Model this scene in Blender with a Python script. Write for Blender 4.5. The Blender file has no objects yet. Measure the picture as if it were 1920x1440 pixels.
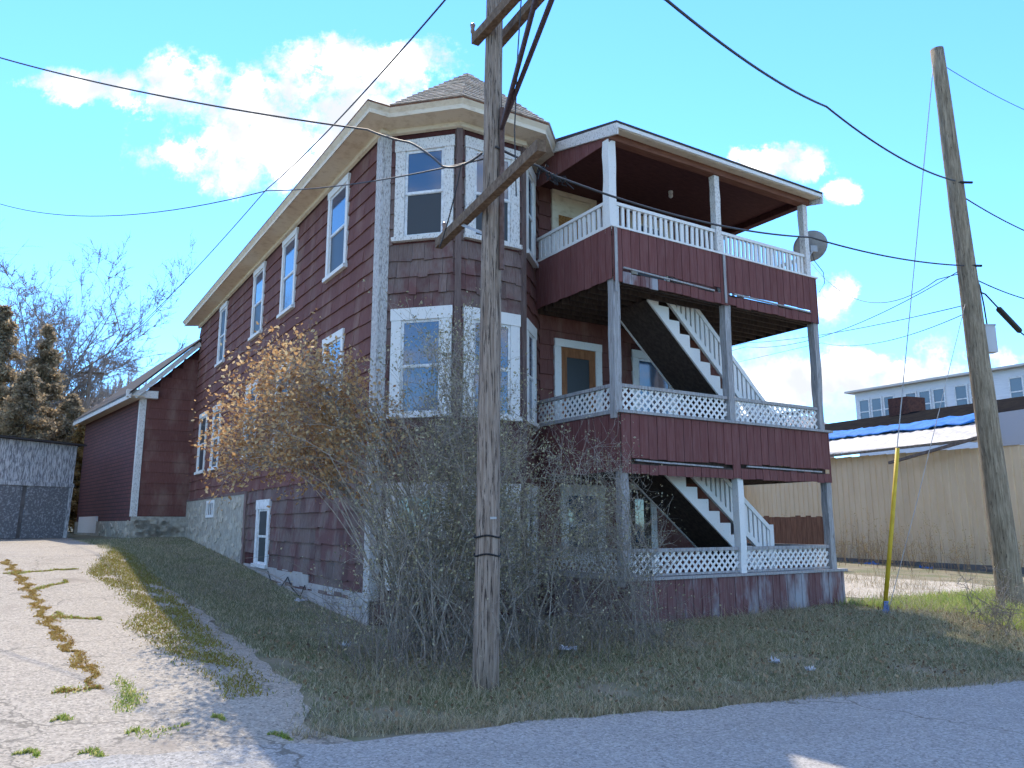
import bpy, math, random
import numpy as np
from mathutils import Vector, Matrix
R = math.radians
random.seed(7)
rng = np.random.default_rng(7)
scene = bpy.context.scene
col = scene.collection

# ------------------------------------------------------------------ camera
cam_data = bpy.data.cameras.new('camera')
cam_data.sensor_width = 36.0
cam_data.lens = 36.0 * 1460 / 1920
cam_data.clip_start = 0.05
cam_data.clip_end = 2000
cam = bpy.data.objects.new('camera', cam_data)
cam.location = (0, 0, 1.6)
cam.rotation_euler = (R(90) + math.atan(265 / 1460), 0, 0)
col.objects.link(cam)
scene.camera = cam

# ------------------------------------------------------------------ house frame (u along the street front, v into the plot)
A1 = R(-32.2)
D = np.array([math.sin(A1), math.cos(A1), 0.0])
W = np.array([D[1], -D[0], 0.0])
C = np.array([-2.39, 13.5, 0.0])
def Hw(u, v, z=0.0):
    return C + u * W + v * D + np.array([0, 0, z])

# ------------------------------------------------------------------ sun, sky, exposure
SUN_A, SUN_B = 0.30, 0.76
sun_dir = Vector(SUN_A * W + SUN_B * D + np.array([0, 0, 1.0])).normalized()
sun_el = math.asin(sun_dir.z)
sun_az = math.atan2(sun_dir.x, sun_dir.y)
sd = bpy.data.lights.new('sun', 'SUN')
sd.energy = 2.0
sd.angle = R(0.53)
sd.color = (1.0, 0.88, 0.72)
sun = bpy.data.objects.new('sun', sd)
sun.rotation_euler = (-sun_dir).to_track_quat('-Z', 'Y').to_euler()
sun.location = (0, 0, 40)
col.objects.link(sun)

scene.view_settings.view_transform = 'Standard'
scene.view_settings.look = 'None'
scene.view_settings.gamma = 1.0
scene.view_settings.use_curve_mapping = False
scene.view_settings.exposure = 1.72
scene.render.engine = 'CYCLES'
scene.cycles.use_denoising = True
scene.cycles.max_bounces = 6
scene.cycles.diffuse_bounces = 2
scene.cycles.glossy_bounces = 3
scene.cycles.transparent_max_bounces = 8
scene.cycles.use_adaptive_sampling = True
scene.cycles.adaptive_threshold = 0.03
scene.cycles.sample_clamp_indirect = 6.0

world = bpy.data.worlds.new('World')
scene.world = world
world.use_nodes = True

def build_world():
    nt = world.node_tree
    N, L = nt.nodes, nt.links
    N.clear()
    def nd(t, **k):
        n = N.new(t)
        for a, b in k.items():
            setattr(n, a, b)
        return n
    def inp(n, i, v):
        if isinstance(v, (int, float, tuple)):
            n.inputs[i].default_value = v
        else:
            L.new(v, n.inputs[i])
    def mth(op, a, b=None, c=None, clamp=False):
        n = nd('ShaderNodeMath', operation=op)
        n.use_clamp = clamp
        inp(n, 0, a)
        if b is not None: inp(n, 1, b)
        if c is not None: inp(n, 2, c)
        return n.outputs[0]
    out = nd('ShaderNodeOutputWorld')
    bg = nd('ShaderNodeBackground')
    bg.inputs[1].default_value = 0.15
    L.new(bg.outputs[0], out.inputs[0])
    sky = nd('ShaderNodeTexSky', sky_type='NISHITA')
    sky.sun_disc = False
    sky.sun_elevation = sun_el
    sky.sun_rotation = sun_az
    sky.altitude = 300
    sky.air_density = 1.0
    sky.dust_density = 0.0
    sky.ozone_density = 3.0
    tc = nd('ShaderNodeTexCoord')
    sep = nd('ShaderNodeSeparateXYZ')
    L.new(tc.outputs['Generated'], sep.inputs[0])
    x, y, z = sep.outputs
    # flat cloud layer, seen from below: direction cast onto a plane overhead
    zz = mth('MAXIMUM', z, 0.02)
    comb = nd('ShaderNodeCombineXYZ')
    L.new(mth('DIVIDE', x, zz), comb.inputs[0]); L.new(mth('DIVIDE', y, zz), comb.inputs[1])
    nf = nd('ShaderNodeTexNoise'); nf.noise_dimensions = '2D'
    nf.inputs['Scale'].default_value = 2.6; nf.inputs['Detail'].default_value = 3; nf.inputs['Roughness'].default_value = .62
    L.new(comb.outputs[0], nf.inputs['Vector'])
    # clouds of this sky, placed by direction (tan azimuth, tan elevation)
    yy = mth('MAXIMUM', y, 0.05)
    qx = mth('DIVIDE', x, yy); qz = mth('DIVIDE', z, yy)
    qv = nd('ShaderNodeCombineXYZ'); L.new(qx, qv.inputs[0]); L.new(qz, qv.inputs[1])
    n1 = nd('ShaderNodeTexNoise'); n1.noise_dimensions = '2D'
    n1.inputs['Scale'].default_value = 8.5; n1.inputs['Detail'].default_value = 8; n1.inputs['Roughness'].default_value = .68
    L.new(qv.outputs[0], n1.inputs['Vector'])
    n2 = nd('ShaderNodeTexNoise'); n2.noise_dimensions = '2D'; n2.inputs['Scale'].default_value = 15.0; n2.inputs['Detail'].default_value = 4
    L.new(qv.outputs[0], n2.inputs['Vector'])
    blobs = [(-.36, .585, .17, .065), (-.20, .640, .10, .045), (-.315, .640, .07, .040), (-.58, .604, .085, .028), (-.47, .59, .07, .045),
             (-.33, .510, .14, .070), (-.225, .56, .12, .08), (.375, .487, .065, .028), (.452, .450, .03, .018), (.415, .30, .04, .034),
             (.36, .185, .11, .055), (.46, .207, .045, .02), (.60, .185, .15, .045)]
    val = None
    for cx, cz, rx, rz in blobs:
        a = mth('MULTIPLY_ADD', qx, 1 / rx, -cx / rx); b = mth('MULTIPLY_ADD', qz, 1 / rz, -cz / rz)
        d = mth('ADD', mth('MULTIPLY', a, a), mth('MULTIPLY', b, b))
        v = mth('SUBTRACT', 1.0, d)
        val = v if val is None else mth('MAXIMUM', val, v)
    val = mth('MAXIMUM', val, -3.0)
    fb = mth('MULTIPLY_ADD', n1.outputs['Fac'], 7.0, -3.5)
    dens = mth('MULTIPLY_ADD', mth('ADD', val, fb), 1.1, .18)
    mr = nd('ShaderNodeMapRange', interpolation_type='SMOOTHSTEP'); L.new(dens, mr.inputs[0])
    mr.inputs[1].default_value = -.2; mr.inputs[2].default_value = 1.5
    front = nd('ShaderNodeMapRange'); L.new(y, front.inputs[0]); front.inputs[1].default_value = .25; front.inputs[2].default_value = .45
    d1 = mth('MULTIPLY', mr.outputs[0], front.outputs[0])
    mr2 = nd('ShaderNodeMapRange', interpolation_type='SMOOTHSTEP'); L.new(nf.outputs['Fac'], mr2.inputs[0])
    mr2.inputs[1].default_value = .47; mr2.inputs[2].default_value = .60  # unseen clouds outside the view, cover thickened to add neutral fill light
    hor = nd('ShaderNodeMapRange'); L.new(z, hor.inputs[0]); hor.inputs[1].default_value = .05; hor.inputs[2].default_value = .2
    d2 = mth('MULTIPLY', mth('MULTIPLY', mr2.outputs[0], hor.outputs[0]), mth('SUBTRACT', 1.0, front.outputs[0]))
    dd = mth('ADD', d1, d2, clamp=True)
    # cloud shade: thick parts a little bluish grey
    sh = nd('ShaderNodeMapRange'); L.new(n2.outputs['Fac'], sh.inputs[0]); sh.inputs[1].default_value = .30; sh.inputs[2].default_value = .66
    cc = nd('ShaderNodeMix', data_type='RGBA'); L.new(mth('POWER', sh.outputs[0], 3.0), cc.inputs[0])
    cc.inputs[6].default_value = (1.85, 1.93, 2.1, 1); cc.inputs[7].default_value = (6.0, 5.85, 5.6, 1)
    tint = nd('ShaderNodeMix', data_type='RGBA', blend_type='MULTIPLY'); tint.inputs[0].default_value = 1
    L.new(sky.outputs[0], tint.inputs[6]); tint.inputs[7].default_value = (0.38, 0.64, 0.90, 1)
    mx = nd('ShaderNodeMix', data_type='RGBA'); L.new(dd, mx.inputs[0]); L.new(tint.outputs[2], mx.inputs[6]); L.new(cc.outputs[2], mx.inputs[7])
    L.new(mx.outputs[2], bg.inputs[0])
build_world()

# ------------------------------------------------------------------ materials
MATS = {}
def M(name, c, c2=None, scale=(1, 1, 1), nscale=4.0, lo=.4, hi=.6, detail=6, rough=.85, spec=.25, bump=0.0, bscale=None, rnd=0.0,
      c3=None, scale3=(1, 1, 1), nscale3=8.0, lo3=.5, hi3=.6, metallic=0.0, trans=None):
    if name in MATS: return MATS[name]
    m = bpy.data.materials.new(name); m.use_nodes = True
    nt = m.node_tree; N, L = nt.nodes, nt.links
    b = N['Principled BSDF']
    b.inputs['Roughness'].default_value = rough
    b.inputs['Specular IOR Level'].default_value = spec
    b.inputs['Metallic'].default_value = metallic
    tc = N.new('ShaderNodeTexCoord')
    def noise(sc, ns, dt):
        mp = N.new('ShaderNodeMapping'); mp.inputs['Scale'].default_value = sc
        L.new(tc.outputs['Object'], mp.inputs[0])
        n = N.new('ShaderNodeTexNoise'); n.inputs['Scale'].default_value = ns; n.inputs['Detail'].default_value = dt
        n.inputs['Roughness'].default_value = .65
        L.new(mp.outputs[0], n.inputs['Vector'])
        return n
    def ramp(sock, a, bb):
        r = N.new('ShaderNodeMapRange'); r.inputs[1].default_value = a; r.inputs[2].default_value = bb
        L.new(sock, r.inputs[0]); return r.outputs[0]
    cur = None
    if c2 is not None:
        n = noise(scale, nscale, detail)
        mx = N.new('ShaderNodeMix'); mx.data_type = 'RGBA'
        L.new(ramp(n.outputs['Fac'], lo, hi), mx.inputs[0])
        mx.inputs[6].default_value = (*c, 1); mx.inputs[7].default_value = (*c2, 1)
        cur = mx.outputs[2]
        if bump and bscale is None:
            bp = N.new('ShaderNodeBump'); bp.inputs['Strength'].default_value = bump; bp.inputs['Distance'].default_value = .02
            L.new(n.outputs['Fac'], bp.inputs['Height']); L.new(bp.outputs[0], b.inputs['Normal'])
    if c3 is not None:
        n = noise(scale3, nscale3, 5)
        mx = N.new('ShaderNodeMix'); mx.data_type = 'RGBA'
        L.new(ramp(n.outputs['Fac'], lo3, hi3), mx.inputs[0])
        if cur is None: mx.inputs[6].default_value = (*c, 1)
        else: L.new(cur, mx.inputs[6])
        mx.inputs[7].default_value = (*c3, 1)
        cur = mx.outputs[2]
    if bscale is not None:
        n = noise((1, 1, 1) if not isinstance(bscale, tuple) else bscale[0], bscale if not isinstance(bscale, tuple) else bscale[1], 4)
        bp = N.new('ShaderNodeBump'); bp.inputs['Strength'].default_value = bump; bp.inputs['Distance'].default_value = .02
        L.new(n.outputs['Fac'], bp.inputs['Height']); L.new(bp.outputs[0], b.inputs['Normal'])
    if rnd:
        g = N.new('ShaderNodeNewGeometry'); oi = N.new('ShaderNodeObjectInfo')
        ad = N.new('ShaderNodeMath'); ad.operation = 'ADD'
        L.new(g.outputs['Random Per Island'], ad.inputs[0]); L.new(oi.outputs['Random'], ad.inputs[1])
        ml = N.new('ShaderNodeMath'); ml.operation = 'MULTIPLY_ADD'
        L.new(ad.outputs[0], ml.inputs[0]); ml.inputs[1].default_value = rnd; ml.inputs[2].default_value = 1 - rnd
        mx = N.new('ShaderNodeMix'); mx.data_type = 'RGBA'; mx.blend_type = 'MULTIPLY'; mx.inputs[0].default_value = 1
        if cur is None: mx.inputs[6].default_value = (*c, 1)
        else: L.new(cur, mx.inputs[6])
        cb = N.new('ShaderNodeCombineColor')
        for i in range(3): L.new(ml.outputs[0], cb.inputs[i])
        L.new(cb.outputs[0], mx.inputs[7]); cur = mx.outputs[2]
    if cur is None: b.inputs['Base Color'].default_value = (*c, 1)
    else: L.new(cur, b.inputs['Base Color'])
    if trans:
        tr = N.new('ShaderNodeBsdfTranslucent')
        if cur is None: tr.inputs[0].default_value = (*c, 1)
        else: L.new(cur, tr.inputs[0])
        ms = N.new('ShaderNodeMixShader'); ms.inputs[0].default_value = trans
        L.new(b.outputs[0], ms.inputs[1]); L.new(tr.outputs[0], ms.inputs[2])
        L.new(ms.outputs[0], N['Material Output'].inputs[0])
    MATS[name] = m
    return m

def leaf_mat(name, stops, trans=.35, rough=.7):
    """leaf colour picked per blade from a ramp"""
    m = bpy.data.materials.new(name); m.use_nodes = True
    nt = m.node_tree; N, L = nt.nodes, nt.links
    b = N['Principled BSDF']; b.inputs['Roughness'].default_value = rough; b.inputs['Specular IOR Level'].default_value = .2
    g = N.new('ShaderNodeNewGeometry'); cr = N.new('ShaderNodeValToRGB')
    L.new(g.outputs['Random Per Island'], cr.inputs[0])
    el = cr.color_ramp.elements
    while len(el) < len(stops): el.new(.5)
    for e, (p, c) in zip(el, stops):
        e.position = p; e.color = (*c, 1)
    L.new(cr.outputs[0], b.inputs['Base Color'])
    tr = N.new('ShaderNodeBsdfTranslucent'); L.new(cr.outputs[0], tr.inputs[0])
    ms = N.new('ShaderNodeMixShader'); ms.inputs[0].default_value = trans
    L.new(b.outputs[0], ms.inputs[1]); L.new(tr.outputs[0], ms.inputs[2]); L.new(ms.outputs[0], N['Material Output'].inputs[0])
    MATS[name] = m
    return m

shingle_m = M('maroon_shingle', (.128, .050, .042), (.168, .075, .065), (14, 14, 1.2), 3.0, .35, .7, rough=.9, rnd=.16, bump=.25,
              c3=(.21, .125, .10), scale3=(1.5, 1.5, .5), nscale3=1.1, lo3=.50, hi3=.70)
worn_m = M('weathered_shingle', (.125, .080, .070), (.21, .158, .144), (14, 14, 1.1), 3.0, .3, .7, rough=.92, rnd=.30, bump=.4,
           c3=(.13, .064, .061), scale3=(1.2, 1.2, .8), nscale3=1.3, lo3=.46, hi3=.58)
plank_m = M('maroon_plank', (.140, .050, .047), (.195, .092, .086), (9, 9, .8), 3.0, .42, .75, rough=.85, rnd=.12, bump=.2)
skirt_m = M('bleached_plank', (.13, .055, .055), (.20, .13, .125), (9, 9, .7), 3.0, .4, .7, rough=.9, rnd=.15,
            c3=(.30, .30, .32), scale3=(1.6, 1.6, .45), nscale3=1.3, lo3=.47, hi3=.62)
wall_m = M('maroon_backing', (.06, .02, .02), (.09, .032, .03), nscale=3, rough=.95)
white_m = M('peeling_white', (.70, .69, .67), (.36, .33, .31), (5, 5, 2.5), 9.0, .60, .70, rough=.75, bump=.25)
peel_m = M('badly_peeling_white', (.66, .64, .61), (.30, .27, .25), (5, 5, 2.2), 9.0, .52, .64, rough=.85, bump=.4)
sash_m = M('sash_white', (.72, .73, .74), (.55, .55, .55), nscale=9, rough=.5)
cream_m = M('cream_paint', (.68, .585, .455), (.54, .435, .315), (1, 1, 2), 5, .5, .68, rough=.8, bump=.15)
greyw_m = M('grey_wood', (.25, .24, .24), (.40, .39, .39), (8, 8, .7), 4, .4, .65, rough=.9, bump=.4, c3=(.13, .11, .10), scale3=(10, 10, .8), nscale3=5, lo3=.6, hi3=.66)
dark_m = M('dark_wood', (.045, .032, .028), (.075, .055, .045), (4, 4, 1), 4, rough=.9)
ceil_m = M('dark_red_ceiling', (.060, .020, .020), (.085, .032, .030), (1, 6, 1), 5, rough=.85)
brownw_m = M('brown_step_wood', (.22, .10, .05), (.30, .15, .08), (1, 6, 6), 4, rough=.8)
osb_m = M('particle_board', (.36, .17, .05), (.22, .09, .03), (1, 1, 1), 22, .42, .58, rough=.8)
glass_m = M('window_glass', (.03, .065, .12), rough=.06, spec=1.0)
glass_m.node_tree.nodes['Principled BSDF'].inputs['IOR'].default_value = 1.65
screen_m = M('window_screen', (.035, .04, .045), rough=.45, spec=.4)
roof_m = M('asphalt_shingle', (.34, .27, .22), (.56, .48, .41), (2, 2, 9), 5, rough=.95, rnd=.22)
roofdk_m = M('dark_roof_edge', (.05, .045, .045), rough=.9)
rust_m = M('rusty_flashing', (.22, .10, .05), (.12, .06, .04), nscale=12, rough=.8)
conc_m = M('pale_concrete', (.40, .38, .36), (.28, .26, .25), nscale=3, lo=.4, hi=.7, rough=.95, bump=.2)
stone_m = M('foundation_stone', (.34, .30, .24), (.46, .42, .35), nscale=6, rough=.95, rnd=.25, bump=.5)
mortar_m = M('old_mortar', (.40, .37, .31), (.28, .26, .22), nscale=7, rough=.97, bump=.4)
metal_m = M('grey_metal', (.35, .36, .37), (.28, .28, .29), nscale=5, rough=.5, metallic=.3)
black_m = M('black_rubber', (.018, .018, .02), rough=.6)
cable_m = M('weathered_cable', (.05, .05, .055), rough=.6)
pole_m = M('pole_wood', (.145, .105, .08), (.34, .275, .225), (13, 13, .7), 2.5, .34, .66, rough=.92, bump=.8,
           c3=(.055, .042, .036), scale3=(17, 17, 1.1), nscale3=3, lo3=.54, hi3=.61)
pole2_m = M('pole_wood_brown', (.16, .125, .085), (.34, .28, .20), (11, 11, 1.0), 2.5, .38, .66, rough=.92, bump=.5,
            c3=(.08, .06, .045), scale3=(16, 16, 1.6), nscale3=3, lo3=.58, hi3=.66)
arm_m = M('crossarm_wood', (.10, .065, .042), (.20, .14, .095), (5, 5, 5), 3, .4, .65, rough=.92, bump=.4)

# ------------------------------------------------------------------ mesh helpers
class MB:
    def __init__(s): s.v = []; s.f = []
    def box(s, o, a, b, c):
        """box from corner o with edge vectors a, b, c"""
        o, a, b, c = (np.asarray(q, float) for q in (o, a, b, c))
        n = len(s.v)
        for k in (0, 1):
            s.v += [o + k * c, o + a + k * c, o + a + b + k * c, o + b + k * c]
        fs = [(0, 3, 2, 1), (4, 5, 6, 7), (0, 1, 5, 4), (1, 2, 6, 5), (2, 3, 7, 6), (3, 0, 4, 7)]
        if np.dot(np.cross(a, b), c) < 0: fs = [f[::-1] for f in fs]
        s.f += [tuple(n + i for i in f) for f in fs]
        return s
    def bx(s, x0, x1, y0, y1, z0, z1):
        return s.box((x0, y0, z0), (x1 - x0, 0, 0), (0, y1 - y0, 0), (0, 0, z1 - z0))
    def beam(s, p, q, w, h, up=(0, 0, 1)):
        p, q = np.asarray(p, float), np.asarray(q, float)
        d = q - p; L = np.linalg.norm(d); d /= L
        up = np.asarray(up, float); sd_ = np.cross(d, up); sd_ /= np.linalg.norm(sd_); u2 = np.cross(sd_, d)
        return s.box(p - sd_ * w / 2 - u2 * h / 2, d * L, sd_ * w, u2 * h)
    def prism(s, poly, o, a, b, ext):
        """polygon of (i, j) in plane o + i*a + j*b, extruded by ext"""
        o, a, b, ext = (np.asarray(q, float) for q in (o, a, b, ext))
        n = len(s.v); k = len(poly)
        for t in (0, 1):
            for i, j in poly: s.v.append(o + i * a + j * b + t * ext)
        s.f.append(tuple(range(n, n + k))[::-1]); s.f.append(tuple(range(n + k, n + 2 * k)))
        for i in range(k):
            j = (i + 1) % k
            s.f.append((n + i, n + j, n + k + j, n + k + i))
        return s
    def poly(s, pts):
        n = len(s.v); s.v += [np.asarray(p, float) for p in pts]; s.f.append(tuple(range(n, n + len(pts)))); return s
    def tube(s, pts, r, n=6, cap=True):
        pts = [np.asarray(p, float) for p in pts]
        if not hasattr(r, '__len__'): r = [r] * len(pts)
        b0 = len(s.v); ref = np.array([0, 0, 1.0])
        for i, p in enumerate(pts):
            d = pts[min(i + 1, len(pts) - 1)] - pts[max(i - 1, 0)]; d = d / np.linalg.norm(d)
            rf = ref if abs(d[2]) < .9 else np.array([1.0, 0, 0])
            a = np.cross(d, rf); a /= np.linalg.norm(a); b = np.cross(d, a)
            for k in range(n):
                t = 2 * math.pi * k / n
                s.v.append(p + r[i] * (math.cos(t) * a + math.sin(t) * b))
        for i in range(len(pts) - 1):
            for k in range(n):
                k2 = (k + 1) % n
                s.f.append((b0 + i * n + k, b0 + i * n + k2, b0 + (i + 1) * n + k2, b0 + (i + 1) * n + k))
        if cap:
            s.f.append(tuple(b0 + k for k in range(n))[::-1]); s.f.append(tuple(b0 + (len(pts) - 1) * n + k for k in range(n)))
        return s
    def mesh(s, name, mat, smooth=False):
        me = bpy.data.meshes.new(name)
        me.from_pydata([tuple(p) for p in s.v], [], s.f)
        me.materials.append(mat)
        if smooth: me.polygons.foreach_set('use_smooth', [True] * len(me.polygons))
        me.update()
        return me
    def build(s, name, mat, parent=None, smooth=False):
        return link(name, s.mesh(name, mat, smooth), parent)

def link(name, me, parent=None):
    o = bpy.data.objects.new(name, me); col.objects.link(o)
    if parent is not None: o.parent = parent
    return o
def empty(name, loc=(0, 0, 0), rz=0, parent=None):
    o = bpy.data.objects.new(name, None); col.objects.link(o); o.location = loc; o.rotation_euler = (0, 0, rz); o.empty_display_size = .2
    if parent is not None: o.parent = parent
    return o
def tag(o, label=None, cat=None, group=None, kind=None):
    if label: o['label'] = label
    if cat: o['category'] = cat
    if group: o['group'] = group
    if kind: o['kind'] = kind
    return o
def fast_mesh(name, V, F, mat, parent=None, smooth=False):
    """V (n,3), F (m,k) with constant k"""
    V = np.asarray(V, np.float32); F = np.asarray(F, np.int32)
    me = bpy.data.meshes.new(name)
    me.vertices.add(len(V)); me.vertices.foreach_set('co', V.ravel())
    k = F.shape[1]
    me.loops.add(F.size); me.loops.foreach_set('vertex_index', F.ravel())
    me.polygons.add(len(F)); me.polygons.foreach_set('loop_start', np.arange(0, F.size, k, dtype=np.int32))
    if smooth: me.polygons.foreach_set('use_smooth', np.ones(len(F), bool))
    me.materials.append(mat); me.update(calc_edges=True)
    return link(name, me, parent)

# ------------------------------------------------------------------ terrain
ZL = [(-60, -.3), (-7.5, -.26), (-6, -.2), (-4.2, -.05), (-2.5, 0.), (0, -.05), (3.2, .12), (8.4, .58), (17, 1.2), (30, 1.4), (60, 2), (300, 5)]
ZD = [(-60, -.3), (-7.5, -.26), (-6, -.2), (-3.3, .08), (2.3, .45), (8, .95), (12, 1.05), (25, 1.2), (60, 2), (300, 5)]
ZR = [(-60, -.3), (-8.5, -.3), (-6.5, -.15), (-5, .1), (-2.5, .04), (5, .15), (20, .25), (60, 1), (300, 4)]
def _i(v, t): return np.interp(v, [a for a, _ in t], [b for _, b in t])
def g_uv(u, v):
    u = np.asarray(u, float); v = np.asarray(v, float)
    t = np.clip((-u - 1) / 2.2, 0, 1); t = t * t * (3 - 2 * t)
    z = _i(v, ZL) * (1 - t) + _i(v, ZD) * t
    s = np.clip((u - 5) / 4, 0, 1); s = s * s * (3 - 2 * s)
    return z * (1 - s) + _i(v, ZR) * s
def to_uv(x, y):
    dx = np.asarray(x, float) - C[0]; dy = np.asarray(y, float) - C[1]
    return dx * W[0] + dy * W[1], dx * D[0] + dy * D[1]
def gz(x, y):
    return g_uv(*to_uv(x, y))
def axis(lo, hi, step, far):
    a = list(np.arange(lo, hi + 1e-6, step)); s = step
    b = hi
    while b < far: s *= 1.35; b += s; a.append(b)
    s = step; b = lo
    while b > -far: s *= 1.35; b -= s; a.insert(0, b)
    return np.array(a)
def sheet(name, us, vs, lift, mat, fn=None):
    U, V = np.meshgrid(us, vs)
    Z = g_uv(U, V) + lift
    if fn is not None: Z = Z + fn(U, V)
    P = C + U[..., None] * W + V[..., None] * D; P[..., 2] = Z
    n, m = U.shape
    idx = np.arange(n * m).reshape(n, m)
    F = np.stack([idx[:-1, :-1], idx[:-1, 1:], idx[1:, 1:], idx[1:, :-1]], -1).reshape(-1, 4)
    return fast_mesh(name, P.reshape(-1, 3), F, mat, smooth=True)

soil_m = M('lawn_soil', (.16, .145, .10), (.25, .22, .155), nscale=2.2, lo=.35, hi=.65, rough=.97, bump=.5, c3=(.14, .15, .08), nscale3=.8, lo3=.45, hi3=.6)
ground = sheet('ground', axis(-9, 16, .3, 500), axis(-12, 24, .3, 500), 0, soil_m)
tag(ground, 'grassy earth sloping up from the street beside the house', kind='structure')

def asphalt(name, ca, cb, crack=.0, speck=140.0, stain=(.16, .15, .14)):
    m = bpy.data.materials.new(name); m.use_nodes = True
    nt = m.node_tree; N, L = nt.nodes, nt.links
    b = N['Principled BSDF']; b.inputs['Roughness'].default_value = .93; b.inputs['Specular IOR Level'].default_value = .2
    tc = N.new('ShaderNodeTexCoord')
    def noise(s, d, r=.6):
        n = N.new('ShaderNodeTexNoise'); n.inputs['Scale'].default_value = s; n.inputs['Detail'].default_value = d; n.inputs['Roughness'].default_value = r
        L.new(tc.outputs['Object'], n.inputs['Vector']); return n.outputs['Fac']
    def rmp(s, a, c):
        r = N.new('ShaderNodeMapRange'); L.new(s, r.inputs[0]); r.inputs[1].default_value = a; r.inputs[2].default_value = c; return r.outputs[0]
    def mix(f, a, c, mode='MIX'):
        x = N.new('ShaderNodeMix'); x.data_type = 'RGBA'; x.blend_type = mode
        if isinstance(f, float): x.inputs[0].default_value = f
        else: L.new(f, x.inputs[0])
        for i, q in ((6, a), (7, c)):
            if isinstance(q, tuple): x.inputs[i].default_value = (*q, 1)
            else: L.new(q, x.inputs[i])
        return x.outputs[2]
    v = N.new('ShaderNodeTexVoronoi'); v.inputs['Scale'].default_value = speck * .45; L.new(tc.outputs['Object'], v.inputs['Vector'])
    base = mix(rmp(noise(1.3, 5), .35, .65), ca, cb)
    sp = N.new('ShaderNodeSeparateColor'); L.new(v.outputs['Color'], sp.inputs[0])
    stone = mix(rmp(sp.outputs[0], .0, 1.0), tuple(x * .55 for x in ca), tuple(min(.75, x * 1.5) for x in ca))
    c = mix(rmp(noise(speck * .3, 3), .3, .6), base, stone)
    c = mix(rmp(noise(.55, 6, .7), .56, .70), c, stain)
    h = sp.outputs[0]
    if crack:
        w = N.new('ShaderNodeMix'); w.data_type = 'RGBA'; w.inputs[0].default_value = .35
        nn = N.new('ShaderNodeTexNoise'); nn.inputs['Scale'].default_value = 3; nn.inputs['Detail'].default_value = 5; L.new(tc.outputs['Object'], nn.inputs['Vector'])
        L.new(tc.outputs['Object'], w.inputs[6]); L.new(nn.outputs['Color'], w.inputs[7])
        vc = N.new('ShaderNodeTexVoronoi'); vc.feature = 'DISTANCE_TO_EDGE'; vc.inputs['Scale'].default_value = crack; L.new(w.outputs[2], vc.inputs['Vector'])
        c = mix(rmp(vc.outputs['Distance'], .009 if crack > .5 else .0035, .001), c, (.17, .155, .13))
    L.new(c, b.inputs['Base Color'])
    bp = N.new('ShaderNodeBump'); bp.inputs['Strength'].default_value = .35; bp.inputs['Distance'].default_value = .01
    L.new(h, bp.inputs['Height']); L.new(bp.outputs[0], b.inputs['Normal'])
    return m
road_m = asphalt('old_road', (.30, .29, .27), (.35, .34, .32), .30, 120, (.25, .24, .22))
drive_m = asphalt('cracked_drive', (.31, .28, .235), (.37, .335, .285), .8, 110, (.24, .21, .175))
dirt_m = asphalt('pale_dirt', (.40, .36, .29), (.34, .30, .24), 0, 60, (.30, .26, .20))

def band(name, pa, pb, n, m, lift, mat):
    """sheet between two polylines (functions of t), draped on the ground"""
    V = []
    for i in range(n + 1):
        a, b = pa(i / n), pb(i / n)
        for j in range(m + 1):
            q = a + (b - a) * j / m
            V.append((q[0], q[1], gz(q[0], q[1]) + lift))
    idx = np.arange((n + 1) * (m + 1)).reshape(n + 1, m + 1)
    F = np.stack([idx[:-1, :-1], idx[:-1, 1:], idx[1:, 1:], idx[1:, :-1]], -1).reshape(-1, 4)
    return fast_mesh(name, np.array(V), F, mat, smooth=True)
RD = np.array([.928, .372]); RN = np.array([.372, -.928])
RE = np.array([-1.6, 6.93])
def wob(t, s): return .06 * math.sin(t * 1.9 + s) + .04 * math.sin(t * 5.3 + 2 * s) + .025 * math.sin(t * 13.1)
def road_a(t):
    s = -40 + 90 * t; q = RE + RD * s + RN * wob(s, .4); return q
def road_b(t):
    s = -40 + 90 * t; return RE + RD * s + RN * 9.0
road = band('road', road_a, road_b, 400, 24, .016, road_m)
tag(road, 'pale worn asphalt street running past the house', kind='structure')
DE = [(-7.2, -2.1), (-6.2, -2.55), (-5.5, -2.75), (-4.6, -2.6), (-2.8, -2.55), (-1.5, -2.6), (.5, -2.55), (3, -2.7), (5, -2.9), (8, -3.1), (12, -3.2), (18, -3.4), (24, -3.5)]
def drv_a(t):
    v = -6.6 + 30 * t; u = float(np.interp(v, [a for a, _ in DE], [b for _, b in DE])) + wob(v * 1.4, 1.0); return Hw(u, v)[:2]
def drv_b(t):
    v = -6.6 + 30 * t; return Hw(-10.5, v)[:2]
drive = band('driveway', drv_a, drv_b, 160, 40, .011, drive_m)
tag(drive, 'cracked pale asphalt driveway climbing towards the shed', kind='structure')
def lane_a(t):
    v = -3.2 + 36 * t; return Hw(10.0 + wob(v, 2.) * 3 + max(0, (-1 - v)) * .7, v)[:2]
def lane_b(t):
    v = -3.2 + 36 * t; return Hw(16.5 + wob(v, 3.) * 3, v)[:2]
lane = band('dirt_path', lane_a, lane_b, 90, 24, .011, dirt_m)
tag(lane, 'pale dirt lane between the porch and the tan building', kind='structure')

# ------------------------------------------------------------------ the house
house = empty('house', tuple(C), A1 * -1)
tag(house, 'weathered maroon three storey shingled house with white trim and stacked front porches', 'house')

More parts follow.
